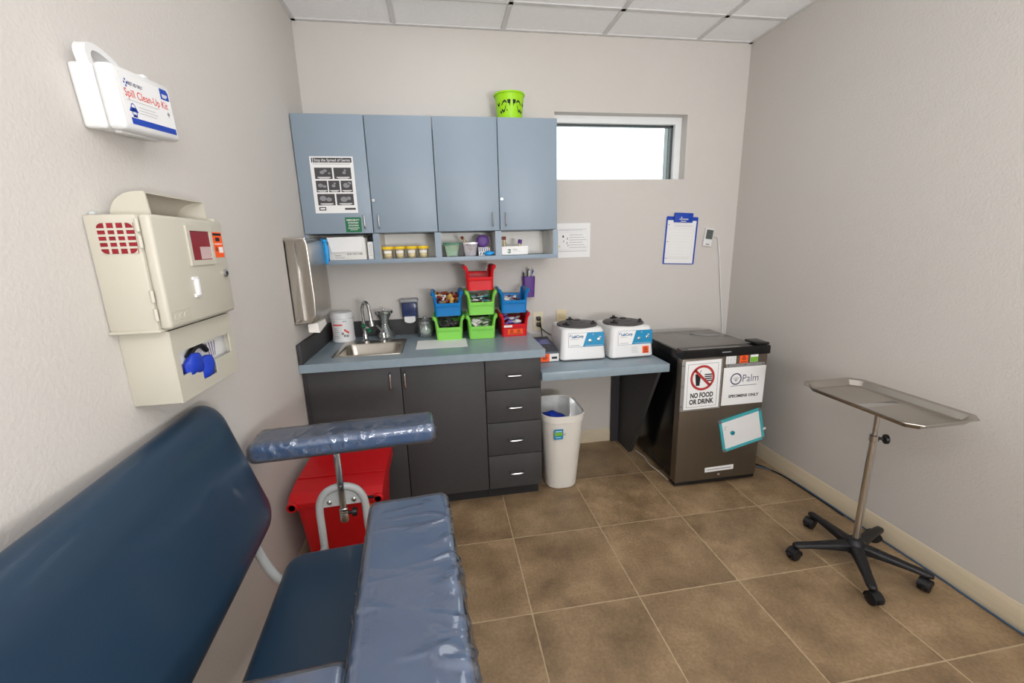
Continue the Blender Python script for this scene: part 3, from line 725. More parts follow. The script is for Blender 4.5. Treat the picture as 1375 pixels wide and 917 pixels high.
def stick_proto(name, label, group, ln, r, m):
    return single(name, cyl(B(), (0, 0, -ln / 2), (0, 0, ln / 2), r, None, 8), m, label, 'tube', (0, 0, 0), group)
for m, s, lab_, nm, nn in ((PAPER, 5, 'white thin tube in the middle green bin', 'thin_tube', 18), (TEAL, 6, 'teal thin tube in the middle green bin', 'thin_tube', 12), (MAROON, 8, 'maroon thin tube in the middle green bin', 'thin_tube', 9), (DEVN, 7, 'dark thin tube in the middle green bin', 'thin_tube', 16)):
    p_ = stick_proto(nm, lab_, lab_ + 's', .07, .0035, m)
    scatter(p_, nn, (.931, BY - .03), .04, .052, zb + .05, zb + .106, .18, s)
bm = B(); tube(bm, [(-.035, 0, 0), (-.01, .012, .004), (.015, -.008, .008), (.035, .006, 0)], .006, 8)
p_ = single('rubber_band', bm, DGREY, 'dark rubber tourniquet band curled in the bottom left green bin', 'band', (0, 0, 0), 'dark bands in the bottom left green bin')
rr = random.Random(9)
for i in range(22):
    o = p_ if i == 0 else dup(p_)
    o.location = (.737 + rr.uniform(-.042, .042), BY + rr.uniform(-.07, .06), CZ + .045 + i * .0029); o.rotation_euler = (rr.uniform(-.4, .4), rr.uniform(-.4, .4), rr.uniform(0, 6))
def packet(name, label, group, m, n, c, s, sx, sy, z0, z1, seed):
    bm = B(); blob(bm, (0, 0, 0), s, seed, .3, 2); p_ = single(name, bm, m, label, 'packet', (0, 0, 0), group)
    rr = random.Random(seed)
    for i in range(n):
        o = p_ if i == 0 else dup(p_)
        o.location = (c[0] + rr.uniform(-sx, sx), c[1] + rr.uniform(-sy, sy), z0 + (z1 - z0) * i / n); o.rotation_euler = (rr.uniform(-.5, .5), rr.uniform(-.5, .5), rr.uniform(0, 6))
packet('gauze_packet', 'white gauze packet in the bottom middle green bin', 'white packets in the green bin', PAPERO, 26, (.93, BY - .03), (.026, .016, .004), .045, .06, CZ + .05, CZ + .112, 31)
packet('film_packet', 'lilac film packet in the bottom red bin', 'lilac packets in the red bin', LILAC, 13, (1.115, BY - .01), (.03, .02, .009), .04, .05, CZ + .045, CZ + .112, 32)
packet('film_packet', 'clear film packet in the bottom red bin', 'clear packets in the red bin', PAPERO, 6, (1.135, BY - .02), (.022, .016, .006), .04, .05, CZ + .07, CZ + .112, 34)
packet('swab_packet', 'small white packet in the blue bin on the right', 'white packets in the right blue bin', PAPER, 12, (1.118, BY), (.026, .012, .005), .042, .06, zb + .05, zb + .088, 33)
packet('swab_packet', 'small maroon packet in the blue bin on the right', 'maroon packets in the right blue bin', MAROON, 7, (1.12, BY - .02), (.022, .009, .005), .042, .055, zb + .055, zb + .09, 36)
# pen holder on wall
t = thing('pen_cup', 'purple mesh pen cup fixed on the back wall beside the blue bin', 'pen holder', (1.267, -.03, 1.09))
part('cup', loft(B(), [[(1.267 + a, -.032 + b_, z) for a, b_ in rrect(hx_, hy_, .012, 4)] for hx_, hy_, z in ((.034, .024, 1.092), (.04, .028, 1.225), (.0385, .0265, 1.225), (.0325, .0225, 1.095))]), PURPLE, t)
for i, (x, m, tx, nm) in enumerate(((1.243, INK, -.05, 'black'), (1.256, WHITE, .1, 'white'), (1.268, DEVN, -.04, 'navy'), (1.28, PAPERO, .12, 'cream'), (1.29, LABB, .05, 'blue'))):
    q = thing('pen', nm + ' pen standing in the purple pen cup', 'pen', (x, -.032, 1.1))
    e = Vector((x + tx * .15, -.034, 1.1 + .15 + .012 * (i % 3)))
    part('barrel', cyl(B(), (x, -.032, 1.1), e, .0048, None, 10), m, q); part('tip', cyl(B(), e, e + Vector((tx * .012, 0, .012)), .004, .0015, 8), STEELH, q)

# ------------------------------------------------------------------ desk side
DZ, DT = .757, .046
dk = thing('side_desk', 'low blue grey laminate side desk between the drawers and the fridge', 'desk', (1.57, -.3, 0))
part('top', box(B(), (1.2095, -.643, DZ - DT), (1.942, -.002, DZ), .001), BLUEC, dk)
part('support_panel', prism(B(), [(-.002, 0), (-.21, 0), (-.235, .02), (-.575, DZ - DT), (-.002, DZ - DT)], 'x', 1.918, 1.938), CHAR, dk)
part('wall_cleat', box(B(), (1.862, -.03, 0), (1.918, -.0145, DZ - DT)), CHARD, dk)
# outlets
def outlet(x0, x1, z0, z1, m, label, plugs):
    t = thing('outlet_cover', label, 'outlet', ((x0 + x1) / 2, 0, z0))
    part('plate', box(B(), (x0, -.006, z0), (x1, -.0005, z1), .002), m, t)
    xm = (x0 + x1) / 2; zm = (z0 + z1) / 2
    for dz in (.02, -.02):
        part('socket', box(B(), (xm - .016, -.0085, zm + dz - .014), (xm + .016, -.006, zm + dz + .014), .003), m, t)
    return t
IV = mat('ivory_plastic', (216, 206, 176), .45)
outlet(1.298, 1.368, .858, .985, IV, 'ivory double outlet with two black plugs beside the red bin', True)
outlet(1.461, 1.531, .87, .99, CREAMD, 'beige outlet cover above the left centrifuge', False)
for zz, l, end in ((.942, 'black plug and cord in the upper socket beside the red bin', [(1.34, -.05, .92), (1.345, -.06, .85), (1.36, -.05, .775), (1.37, -.08, .764), (1.375, -.12, .763)]), (.902, 'black plug and cord in the lower socket beside the red bin', [(1.345, -.045, .88), (1.38, -.05, .85), (1.42, -.05, .825), (1.46, -.055, .8), (1.47, -.06, .775), (1.475, -.06, .763)])):
    t = thing('power_plug', l, 'plug', (1.333, -.01, zz))
    part('plug', box(B(), (1.32, -.04, zz - .013), (1.347, -.009, zz + .013), .005), BLACK, t)
    part('cord', tube(B(), [(1.334, -.038, zz - .006)] + end, .0032, 8), BLACK, t)
# label printer / analyser
t = thing('keypad_device', 'white device with slate keypad top and blue screen beside the worktop', 'analyser', (1.29, -.3, DZ))
x0, x1 = 1.236, 1.354
part('base', prism(B(), [(-.445, DZ + .004), (-.45, DZ + .01), (-.45, DZ + .05), (-.445, DZ + .056), (-.17, DZ + .086), (-.165, DZ + .08), (-.165, DZ + .004)], 'x', x0, x1), WHITE, t)
pl = Pl((x0, -.452, DZ + .0575), (1, 0, 0), (0, .275, .03))
part('keypad_panel', prism(B(), [(-.453, DZ + .054), (-.45, DZ + .064), (-.17, DZ + .0935), (-.162, DZ + .09), (-.162, DZ + .084)], 'x', x0 - .001, x1 + .001), DEVN, t)
pl = Pl((x0, -.45, DZ + .0645), (1, 0, 0), (0, .28, .0295))
part('screen', slab(B(), pl, .014, .13, .102, .225, .001), SCREEN, t)
bm = B()
for i in range(4):
    for j in range(4): slab(bm, pl, .022 + i * .021, .025 + j * .023, .037 + i * .021, .041 + j * .023, .0012)
part('keys', bm, DGREY, t)
part('port', box(B(), (1.312, -.4515, DZ + .02), (1.344, -.449, DZ + .034), .001), BLACK, t)
pl = Pl((1.24, -.4503, DZ + .006)); st = part('sticker', slab(B(), pl, 0, 0, .058, .046, .0006), ORANGE, t)
part('print', biohazard(B(), pl, .03, .026, .015), INK, st)

# centrifuges
def centrifuge(label, loc, rz, extra):
    t = thing('centrifuge', label, 'centrifuge', (0, 0, 0), 'white tabletop centrifuges')
    hw, d, h = .137, .29, .188
    r = lambda hx, y0, y1, z, rd: [(a, (y0 + y1) / 2 + b_, z) for a, b_ in rrect(hx, (y1 - y0) / 2, rd, 5)]
    part('housing', loft(B(), [r(hw - .004, .006, d, .008, .025), r(hw, 0, d, .014, .028), r(hw - .012, .016, d - .004, h - .012, .028), r(hw - .018, .022, d - .01, h - .002, .026), r(hw - .026, .03, d - .018, h + .002, .022)]), WHITE, t)
    part('foot_band', loft(B(), [r(hw - .008, .008, d - .004, 0, .024), r(hw - .006, .006, d - .004, .009, .024)]), DGREY, t)
    cx_, cy_ = 0, .142
    ld = part('lid', lathe(B(), [(.118, h), (.122, h + .003), (.122, h + .009), (.116, h + .013), (.05, h + .018), (.046, h + .024), (.03, h + .028), (.001, h + .028)], (cx_, cy_, 0), 40), DGREY, t)
    kb = B(); cyl(kb, (cx_, cy_, h + .02), (cx_, cy_, h + .034), .02, .018, 16); part('knob', kb, BLACK, ld)
    for a in (100, 215, 325):
        q = Vector((cx_ + .1 * math.cos(math.radians(a)), cy_ + .1 * math.sin(math.radians(a)), h + .008))
        bm = B(); box(bm, (-.022, -.01, 0), (.022, .01, .014), .003); cyl(bm, (0, 0, .012), (0, 0, .024), .009, .008, 12)
        bmesh.ops.transform(bm, matrix=Matrix.Translation(q) @ Matrix.Rotation(math.radians(a + 90), 4, 'Z'), verts=bm.verts)
        part('clip', bm, BLACK, ld)
    # sloping front face
    zf0, zf1 = .014, h - .012; 
    pl = Pl((-hw, -.0008, zf0), (1, 0, 0), (0, .016, zf1 - zf0))
    a0, a1, b0, b1 = .048, .262, .07, .152
    fp = part('front_panel', slab(B(), pl, a0, b0, a1, b1, .0012), PAPER, t)
    bm = B(); border(bm, pl, a0, b0, a1, b1, .0012, .0015); text(bm, pl, 'LabCorp', .022, a0 + .02, b1 - .028, .0016, .0008, width=.07)
    rect(bm, pl, a0 + .007, b0 + .06, a0 + .011, b0 + .068, .0016); rect(bm, pl, a0 + .011, b0 + .066, a0 + .015, b0 + .074, .0016)
    part('lettering', bm, mat('letter_blue', (24, 96, 146), .6) if 'letter_blue' not in MATS else MATS['letter_blue'], fp)
    part('control_field', poly(B(), pl, [(a0 + .085, b0 + .001), (a1 - .001, b0 + .001), (a1 - .001, b1 - .001), (a0 + .113, b1 - .001)], .0016), CYAN, fp, ang=-38)
    bm = B(); rect(bm, pl, a0 + .012, b0 + .008, a0 + .065, b0 + .012, .0016); rect(bm, pl, a0 + .012, b0 + .044, a0 + .06, b0 + .047, .0016); rect(bm, pl, a0 + .1, b0 + .006, a1 - .01, b0 + .008, .0018)
    rect(bm, pl, a0 + .146, b0 + .066, a0 + .15, b0 + .074, .0018); rect(bm, pl, a1 - .03, b0 + .05, a1 - .018, b0 + .058, .0018); part('small_print', bm, INKL, fp)
    for u_, v_ in ((.13, .034), (.183, .04)):
        c0 = pl(a0 + u_, b0 + v_, .0016)
        bm = B(); lathe(bm, [(.009, 0), (.009, .002), (.004, .003), (.003, .012), (.001, .0125)], c0, 14, pl.n); part('switch', bm, STEELH, fp)
    if extra:
        st = part('sticker', slab(B(), pl, .2, .014, .24, .056, .0012), ORANGE, t)
        bm = B(); biohazard(bm, pl, .22, .038, .014, .0018); rect(bm, pl, .206, .018, .234, .022, .0018); part('print', bm, INK, st)
        bm = B()
        for k in range(4): rect(bm, pl, .13, .022 + k * .01, .172 - .006 * (k % 2), .025 + k * .01, .001)
        part('data_plate', bm, INKL, t)
        pg = Pl((-hw + .0012, .18, .09), (0, -1, 0), (.06, 0, .998))
        part('green_sticker', slab(B(), pg, 0, .0, .05, .04, .001), GREENL, t)
    t.location = loc; t.rotation_euler = (0, 0, rz)
    return t
centrifuge('white centrifuge with blue control panel and plain lower front, nearer the worktop', (1.498, -.468, DZ + .0005), math.radians(-1.3), False)
centrifuge('white centrifuge with orange biohazard sticker, next to the fridge', (1.79, -.488, DZ + .0005), math.radians(1.5), True)

# ------------------------------------------------------------------ fridge
fx0, fx1, fyb_, fyf, fz = 2.006, 2.497, -.165, -.63, .829
fr = thing('mini_fridge', 'compact black and dark steel fridge in the right corner', 'fridge', (2.25, -.4, 0))
part('cabinet', box(B(), (fx0, fyf, .03), (fx1, fyb_, fz - .012), .006), BLACKG, fr)
part('top_panel', box(B(), (fx0 - .003, fyf, fz - .012), (fx1 + .003, fyb_ + .01, fz), .004), FRIDGET, fr)
bm = B()
for x in (fx0 + .04, fx1 - .04):
    for yv in (fyf + .05, fyb_ - .05): cyl(bm, (x, yv, 0), (x, yv, .032), .018, None, 14)
part('feet', bm, BLACK, fr)
dr = part('door', box(B(), (1.99, -.69, .034), (2.514, fyf - .002, .79), .006), FRIDGE, fr)
part('door_foot', box(B(), (1.992, -.684, .012), (2.512, fyf - .002, .034), .003), BLACK, dr)
# black door cap with a finger recess
bm = B(); prism(bm, [(-.692, .79), (-.697, .796), (-.697, .832), (-.69, .84), (-.632, .842), (-.632, .79)], 'x', 1.985, 2.52); part('top_cap', bm, BLACKG, dr)
bm = B(); prism(bm, [(2.02, .838), (2.03, .8435), (2.33, .8435), (2.35, .838)], 'y', -.688, -.672); part('cap_trim', bm, FRIDGET, dr)
part('hinge_cover', box(B(), (2.44, -.69, .8425), (2.518, -.58, .856), .005), BLACKG, fr)
bm = B(); rect(bm, Pl((2.22, -.6975, .815)), 0, 0, .055, .006, .0004); part('badge', bm, INKG, dr)
part('lock', lathe(B(), [(.008, 0), (.008, .003), (.004, .005), (.001, .005)], (2.27, -.6895, .062), 14, (0, -1, 0)), STEELH, dr)
DY = -.6902
# NO FOOD OR DRINK sign
t = thing('warning_sign', 'NO FOOD OR DRINK sign with red crossed circle on the fridge', 'sign', (2.12, DY, .49))
pl = Pl((2.012, DY, .492), tilt=.012); w, h = .222, .284
part('sleeve', slab(B(), pl, -.022, -.008, w + .004, h + .004, .0006), FILM, t)
sh_ = part('sheet', slab(B(), pl, 0, 0, w - .006, h, .0012), PAPER, t)
bm = B()
for b_ in (.02, .14, .26): disc(bm, pl, -.013, b_, .004, .001, 12)
part('holes', bm, INKD, t)
bm = B(); border(bm, pl, .016, .012, w - .022, h - .018, .0016, .0016)
text(bm, pl, 'NO FOOD', .04, .108, .068, .0016, .0016, width=.14, align='CENTER'); text(bm, pl, 'OR DRINK', .04, .108, .03, .0016, .0016, width=.15, align='CENTER')
part('lettering', bm, INK, sh_)
cA, cB_ = .106, .183
bm = B(); poly(bm, pl, [(cA - .045, cB_ + .024), (cA - .01, cB_ + .024), (cA - .016, cB_ - .045), (cA - .038, cB_ - .045)], .0015)
for k in range(4):
    bb = cB_ - .022 + k * .012; poly(bm, pl, [(cA + .012, bb), (cA + .058, bb), (cA + .058, bb + .007), (cA + .012, bb + .007)], .0015)
poly(bm, pl, [(cA - .02, cB_ + .024), (cA - .017, cB_ + .024), (cA - .008, cB_ + .046), (cA - .011, cB_ + .047)], .0015)
part('pictogram', bm, INK, sh_)
bm = B(); ringd(bm, pl, cA, cB_, .06, .074, .002); poly(bm, pl, [(cA - .053, cB_ + .042), (cA - .042, cB_ + .053), (cA + .053, cB_ - .042), (cA + .042, cB_ - .053)], .002)
part('prohibition_ring', bm, REDS, sh_)
# Palm sign
t = thing('specimen_sign', 'white Palm SPECIMENS ONLY sign in a clear sleeve on the fridge', 'sign', (2.38, DY, .49))
pl = Pl((2.245, DY, .498), tilt=.0); w, h = .264, .225
def wavy(bm, pl, w, h, t, amp, n=12):
    loft(bm, [[pl(w * i / n, b_, tt + amp * (1 + math.sin(5 * i / n + 1)) + .004 * (i / n) ** 4) for i in range(n + 1)] for b_, tt in ((0, 0), (h, 0), (h, t), (0, t))] , False, False, closed=False)
    return bm
bm = B(); slab(bm, pl, 0, 0, w, h, .001)
sh_ = part('sheet', bm, PAPER, t)
part('sleeve_strip', slab(B(), pl, .012, h + .001, w - .012, h + .02, .0006), FILM, t)
bm = B()
for a_ in (.025, .132, .24): disc(bm, pl, a_, h + .011, .004, .0009, 12)
part('holes', bm, INKD, t)
bm = B(); ringd(bm, pl, .08, .155, .028, .035, .0014, 36); text(bm, pl, 'Palm', .062, .122, .135, .0014, -.0004, width=.1)
part('logo', bm, NAVYI, sh_)
bm = B()
for a_ in (-.7, -.35, 0, .35, .7): 
    d_ = Vector((math.sin(a_), math.cos(a_))) ; n_ = Vector((d_.y, -d_.x)) * .0012; q0 = Vector((.08, .14)); q1 = q0 + d_ * .03
    poly(bm, pl, [tuple(q0 - n_), tuple(q0 + n_), tuple(q1 + n_), tuple(q1 - n_)], .0016)
rect(bm, pl, .05, .112, .215, .116, .0014)
part('fine_print', bm, INKG, sh_)
bm = B(); text(bm, pl, 'SPECIMENS ONLY', .023, .138, .045, .0014, .0009, width=.192, align='CENTER'); part('lettering', bm, INK, sh_)
# stickers in the upper right of the door
t = thing('door_label', 'white printed label above the Palm sign, left of the orange sticker', 'label', (2.28, DY, .745))
pl = Pl((2.253, DY, .745)); part('sheet', slab(B(), pl, 0, 0, .062, .044, .0005), PAPER, t)
bm = B()
for k in range(4):
    for j in range(3): rect(bm, pl, .005 + j * .019, .006 + k * .009, .019 + j * .019, .0085 + k * .009, .0008)
part('print', bm, INKG, t)
t = thing('biohazard_sticker', 'orange biohazard sticker on the top of the fridge door', 'sticker', (2.36, DY, .745))
pl = Pl((2.338, DY, .745)); part('sheet', slab(B(), pl, 0, 0, .051, .046, .0005), ORANGE, t)
bm = B(); biohazard(bm, pl, .0255, .028, .015, .0008); rect(bm, pl, .008, .005, .043, .009, .0008); part('print', bm, INK, t)
t = thing('green_sticker', 'green and white sticker right of the orange one on the fridge', 'sticker', (2.42, DY, .745))
pl = Pl((2.404, DY, .747)); part('sheet', slab(B(), pl, 0, 0, .048, .046, .0005), PAPER, t)
part('green_field', rect(B(), pl, .001, .001, .047, .03, .0008), GREENL, t, ang=-38)
# whiteboard
t = thing('whiteboard', 'small teal framed whiteboard hanging tilted on the fridge door', 'whiteboard', (2.39, DY, .3))
pl = Pl((2.283, DY, .205), tilt=.235); w, h = .272, .205
part('panel', slab(B(), pl, .008, .008, w - .008, h - .008, .005), PAPER, t)
bm = B()
for a0, b0, a1, b1 in ((0.012, 0, w - .012, .016), (.012, h - .016, w - .012, h), (0, .012, .016, h - .012), (w - .016, .012, w, h - .012)): slab(bm, pl, a0, b0, a1, b1, .009)
part('frame', bm, TEAL, t)
bm = B()
for a_, b_ in ((.009, .009), (w - .009, .009), (.009, h - .009), (w - .009, h - .009)): cyl(bm, pl(a_, b_, 0), pl(a_, b_, .0105), .011, .009, 14)
part('corners', bm, mat('corner_grey', (110, 110, 116), .4), t)
part('marker_clip', slab(B(), pl, w - .006, .06, w + .012, .07, .012), WHITE, t)
part('drawn_mark', ringd(B(), pl, .045, h - .06, .012, .0135, .0056, 10, 1.4, 4.2), INKD, t, ang=-38)
single('magnet', lathe(B(), [(.013, 0), (.013, .006), (.011, .008), (.001, .008)], pl(.075, h - .1, .0052), 20, pl.n), TEALD, 'round teal magnet on the small whiteboard', 'magnet', pl(.075, h - .1, .005))
t = thing('white_label', 'narrow white text strip low on the fridge door', 'label', (2.27, DY, .1))
pl = Pl((2.178, DY, .083), tilt=.02); part('strip', slab(B(), pl, 0, 0, .186, .03, .0005), PAPER, t)
bm = B(); rect(bm, pl, .015, .012, .17, .0165, .0008); part('print', bm, INKG, t)

# ------------------------------------------------------------------ back wall hangings
t = thing('wall_notice', 'pale printed notice taped on the back wall right of the cubbies', 'notice', (1.57, 0, 1.335))
pl = Pl((1.42, -.0006, 1.336)); w, h = .272, .218
part('sheet', slab(B(), pl, 0, 0, w, h, .0006), PAPER, t)
bm = B(); border(bm, pl, .02, .05, w - .02, h - .055, .0012, .001)
for k in range(6): rect(bm, pl, .13, .062 + k * .016, .245 - .012 * (k % 3), .0665 + k * .016, .001)
rect(bm, pl, .02, .038, .25, .042, .001); rect(bm, pl, .06, .172, .22, .175, .001); rect(bm, pl, .06, .178, .25, .181, .001)
part('pale_print', bm, INKL, t)
bm = B(); disc(bm, pl, .088, .135, .006, .001, 12, .008)
for a, b, c_ in ((.09, .11, .012), (.115, .128, .014), (.112, .1, .014), (.12, .082, .012)): poly(bm, pl, [(a, b), (a + .004, b), (a + .003, b - c_), (a - .001, b - c_)], .001)
part('diagram', bm, INKD, t)
part('yellow_mark', rect(B(), pl, .055, .065, .068, .08, .001), mat('pale_yellow_ink', (214, 212, 160), .7), t, ang=-38)
# clipboard
t = thing('clipboard', 'blue clipboard hanging on the back wall above the fridge', 'clipboard', (2.33, 0, 1.27))
pl = Pl((2.212, -.001, 1.272), tilt=-.045); w, h = .232, .316
M_ = pl.M()
part('board', pillow(B(), w / 2, h / 2, .008, .004, .001, M_ @ Matrix.Translation((w / 2, h / 2, 0)), 4, 2), LABB, t)
pp = part('sheet', slab(B(), Pl(pl(0, 0, .0042), pl.r, pl.u), .01, .006, w - .012, h - .025, .0008), PAPER, t)
bm = B(); p2 = Pl(pl(0, 0, .0052), pl.r, pl.u)
border(bm, p2, .03, .05, w - .03, h - .075, .0008, .0002)
for k in range(9): rect(bm, p2, .03, .07 + k * .02, w - .03, .0705 + k * .02, .0002)
rect(bm, p2, .06, h - .062, .2, h - .059, .0003); rect(bm, p2, .03, .04, .19, .0415, .0003)
part('print', bm, INKL, pp)
bm = B()
for b_ in (.04, .15, .262): disc(bm, p2, .02, b_, .0035, .0002, 10)
part('holes', bm, INKD, pp)
cl = part('clip', rot(box(B(), (.05, h - .038, .0055), (.185, h + .024, .0175), .003), M_), LABB, t)
bm = B(); p3 = Pl(pl(0, 0, .0178), pl.r, pl.u); disc(bm, p3, .1, h - .006, .005, .0002, 10); rect(bm, p3, .085, h - .021, .15, h - .0135, .0002); rect(bm, p3, .095, h - .034, .135, h - .028, .0002)
part('print', bm, INKL, cl)
# thermometer with cable
t = thing('fridge_thermometer', 'small white digital thermometer on the back wall right of the clipboard', 'thermometer', (2.53, 0, 1.38))
pl = Pl((2.497, -.001, 1.386), tilt=-.14); M_ = pl.M()
part('case', pillow(B(), .032, .061, .006, .016, .004, M_ @ Matrix.Translation((.032, .061, 0)), 4, 3), WHITE, t)
part('display', slab(B(), Pl(pl(0, 0, .0162), pl.r, pl.u), .008, .05, .058, .112, .0012), LCDG, t)
bm = B(); p2 = Pl(pl(0, 0, .0176), pl.r, pl.u); text(bm, p2, '8.8', .026, .016, .086, .0002); text(bm, p2, '8.8', .026, .016, .06, .0002); part('digits', bm, INKD, t)
bm = B(); rect(bm, Pl(pl(0, 0, .0164), pl.r, pl.u), .018, .012, .046, .017, .0003); part('print', bm, INKD, t)
single('sensor_cable', tube(B(), [(2.566, -.01, 1.45), (2.59, -.012, 1.447), (2.61, -.012, 1.432), (2.624, -.012, 1.36), (2.638, -.012, 1.27), (2.67, -.012, 1.03), (2.7, -.012, .8), (2.708, -.014, .5), (2.7, -.03, .25), (2.6, -.04, .2)], .0036, 8), WHITE, 'thin white sensor cable hanging from the thermometer down behind the fridge', 'cable', (2.64, -.01, .83))
single('spare_wire', tube(B(), [(2.3, -.25, .833), (2.32, -.31, .833), (2.37, -.345, .833), (2.43, -.35, .833)], .003, 8), mat('clear_wire', (150, 148, 146), .4), 'short grey wire lying on the fridge top', 'wire', (2.35, -.3, .83))

# ------------------------------------------------------------------ waste bin
t = thing('waste_bin', 'tall white plastic waste bin beside the drawers under the side desk', 'waste bin', (1.355, -.43, 0))
def wb(f0, z, ins=0):
    hx_ = .093 + (.129 - .093) * f0 - ins; hy_ = .125 + (.178 - .125) * f0 - ins
    return [(1.354 + a, -.432 + b_, z) for a, b_ in rrect(hx_, hy_, .075 + .02 * f0 - ins, 8)]
part('tub', loft(B(), [wb(0, 0, .006), wb(0, .006), wb(.9, .432), wb(.9, .44, -.002), wb(.93, .442, -.004), wb(.97, .474, -.004), wb(1, .48, -.003), wb(.99, .482, .002), wb(.95, .474, .005), wb(.88, .43, .006), wb(.02, .008, .006)]), TRASHW, t)
def lb(f0, z, ins, amp, ph):
    P_ = wb(f0, z, ins); n = len(P_)
    return [(x + amp * math.sin(9 * PI * i / n + ph), y + amp * math.cos(7 * PI * i / n + ph), zz) for i, (x, y, zz) in enumerate(P_)]
part('liner', loft(B(), [wb(.97, .478, .009), lb(.9, .44, .012, .002, 0), lb(.75, .38, .014, .004, 1), lb(.6, .33, .025, .005, 2), lb(.4, .3, .06, .003, 3)], False, True), LINER, t)
pl = Pl((1.283, -.432 - .172, .345), (1, 0, 0), (0, -.11, .99))
lb_ = part('label', slab(B(), pl, 0, 0, .052, .064, .0012), CYAN, t)
bm = B(); rect(bm, pl, .004, .024, .048, .046, .0016); part('green_field', bm, GREENL, lb_)
bm = B(); rect(bm, pl, .008, .05, .044, .054, .0016); rect(bm, pl, .01, .012, .04, .015, .0016); part('print', bm, PAPER, lb_)
part('stamp', slab(B(), pl, .056, .022, .068, .038, .0012), INKL, t)
single('rubber_glove', blob(B(), (1.31, -.47, .425), (.062, .055, .04), 41, .22), BLUEGL, 'crumpled blue rubber glove inside the white waste bin', 'glove', (1.32, -.45, .37))

# ------------------------------------------------------------------ red medical waste bin
t = thing('pedal_bin', 'large red lidded medical waste bin beside the left wall under the arm pad', 'waste bin', (.235, -.92, 0))
def rb(hx_, hy_, z, cx_=.232, cy_=-.915, r=.03): return [(cx_ + a, cy_ + b_, z) for a, b_ in rrect(hx_, hy_, r, 5)]
part('tub', loft(B(), [rb(.138, .145, .012), rb(.142, .15, .02), rb(.168, .178, .39), rb(.174, .186, .392), rb(.174, .186, .41), rb(.165, .176, .41), rb(.14, .148, .025)]), RED, t)
ld = part('lid', loft(B(), [[(x, y, z) for y, z in ((-1.118, .412), (-1.122, .42), (-1.12, .436), (-1.1, .442), (-1.085, .456), (-1.07, .458), (-1.0, .47), (-.72, .472), (-.712, .46), (-.712, .412))] for x in (.046, .05, .41, .414)]), RED, t)
bm = B(); box(bm, (.05, -.985, .471), (.41, -.978, .4755), .002); part('lid_ridge', bm, RED, ld)
for x in (.064, .397):
    hbs = part('hinge_boss', lathe(B(), [(.021, 0), (.021, .014), (.019, .016), (.0135, .016)], (x, -1.112, .424), 20, (0, -1, 0), True, False), RED, ld)
    part('hinge_hole', lathe(B(), [(.0134, 0), (.001, 0)], (x, -1.1235, .424), 16, (0, -1, 0)), BLACK, ld)
bm = B(); box(bm, (.33, -1.128, .43), (.4, -1.118, .44), .003); part('latch', bm, BLACK, ld)
part('sticker', slab(B(), Pl((.35, -1.093, .33)), 0, 0, .05, .06, .001), ORANGE, t)
part('pedal', box(B(), (.17, -1.1, .012), (.29, -1.05, .028), .005), BLACK, t)
bm = B()
for x in (.12, .34):
    for yv in (-1.0, -.83): cyl(bm, (x, yv, 0), (x, yv, .014), .016, None, 12)
part('feet', bm, BLACK, t)

# ------------------------------------------------------------------ spill kit
kt = math.radians(5.2)
k = thing('spill_kit', 'white plastic Spill Clean-Up Kit case hanging high on the left wall', 'first aid case', (0.03, -1.56, 1.68))
kpl = Pl((0, -1.674, 1.69), (0, 1, 0), (0, 0, 1), tilt=kt * .95)   # right = +y along the wall, normal = +x
KW, KH = .2, .122
KM = kpl.M()
def kbox(a0, b0, h0, a1, b1, h1, bev): 
    bm = B(); box(bm, (a0, b0, h0), (a1, b1, h1), bev, 3); return rot(bm, KM)
part('case_back', kbox(0, 0, .001, KW, KH, .044, .007), WHITE, k)
part('case_lid', kbox(-.001, -.001, .0455, KW + .001, KH + .001, .08, .009), WHITE, k)
part('latch', kbox(KW * .58, KH - .002, .05, KW * .66, KH + .007, .075, .003), WHITE, k)
hb_ = B(); oc = catmull([(.003, KH - .004, 0), (.0, KH + .02, 0), (.012, KH + .036, 0), (.04, KH + .037, 0), (.075, KH + .026, 0), (.105, KH + .008, 0), (.118, KH - .004, 0)], 5); ic = catmull([(.016, KH - .004, 0), (.014, KH + .014, 0), (.022, KH + .024, 0), (.042, KH + .024, 0), (.07, KH + .015, 0), (.09, KH + .003, 0), (.098, KH - .004, 0)], 5)
for q0, q1, q2, q3 in zip(oc, oc[1:], ic[1:], ic): loft(hb_, [[(p.x, p.y, hz) for p in (q0, q1, q2, q3)] for hz in (.02, .042)], False, False)
for hz in (.02, .042):
    for q0, q1, q2, q3 in zip(oc, oc[1:], ic[1:], ic): hb_.faces.new([hb_.verts.new((p.x, p.y, hz)) for p in (q0, q1, q2, q3)])
bmesh.ops.remove_doubles(hb_, verts=hb_.verts, dist=1e-5)
bmesh.ops.delete(hb_, geom=[f_ for f_ in hb_.faces if all(len(e.link_faces) > 2 for e in f_.edges if e.calc_length() > .021)  and abs(f_.normal.z) < .1 and max(v.co.z for v in f_.verts) - min(v.co.z for v in f_.verts) > .01 and f_.calc_area() < 0], context='FACES')
part('handle', rot(hb_, KM), WHITE, k)
part('hinge', kbox(.03, -.004, .038, KW - .03, .004, .052, .002), WHITE, k)
p2 = Pl(kpl(0, 0, .0802), kpl.r, kpl.u)
fl = part('label', slab(B(), p2, .012, .012, KW - .01, KH - .012, .0004), PAPER, k)
bm = B(); poly(bm, p2, [(KW - .047, KH - .035), (KW - .014, KH - .035), (KW - .014, KH - .018), (KW - .02, KH - .012), (KW - .047, KH - .012)], .0008)
rect(bm, p2, .024, .013, KW - .013, .026, .0008)
cA, cB_ = .039, .037
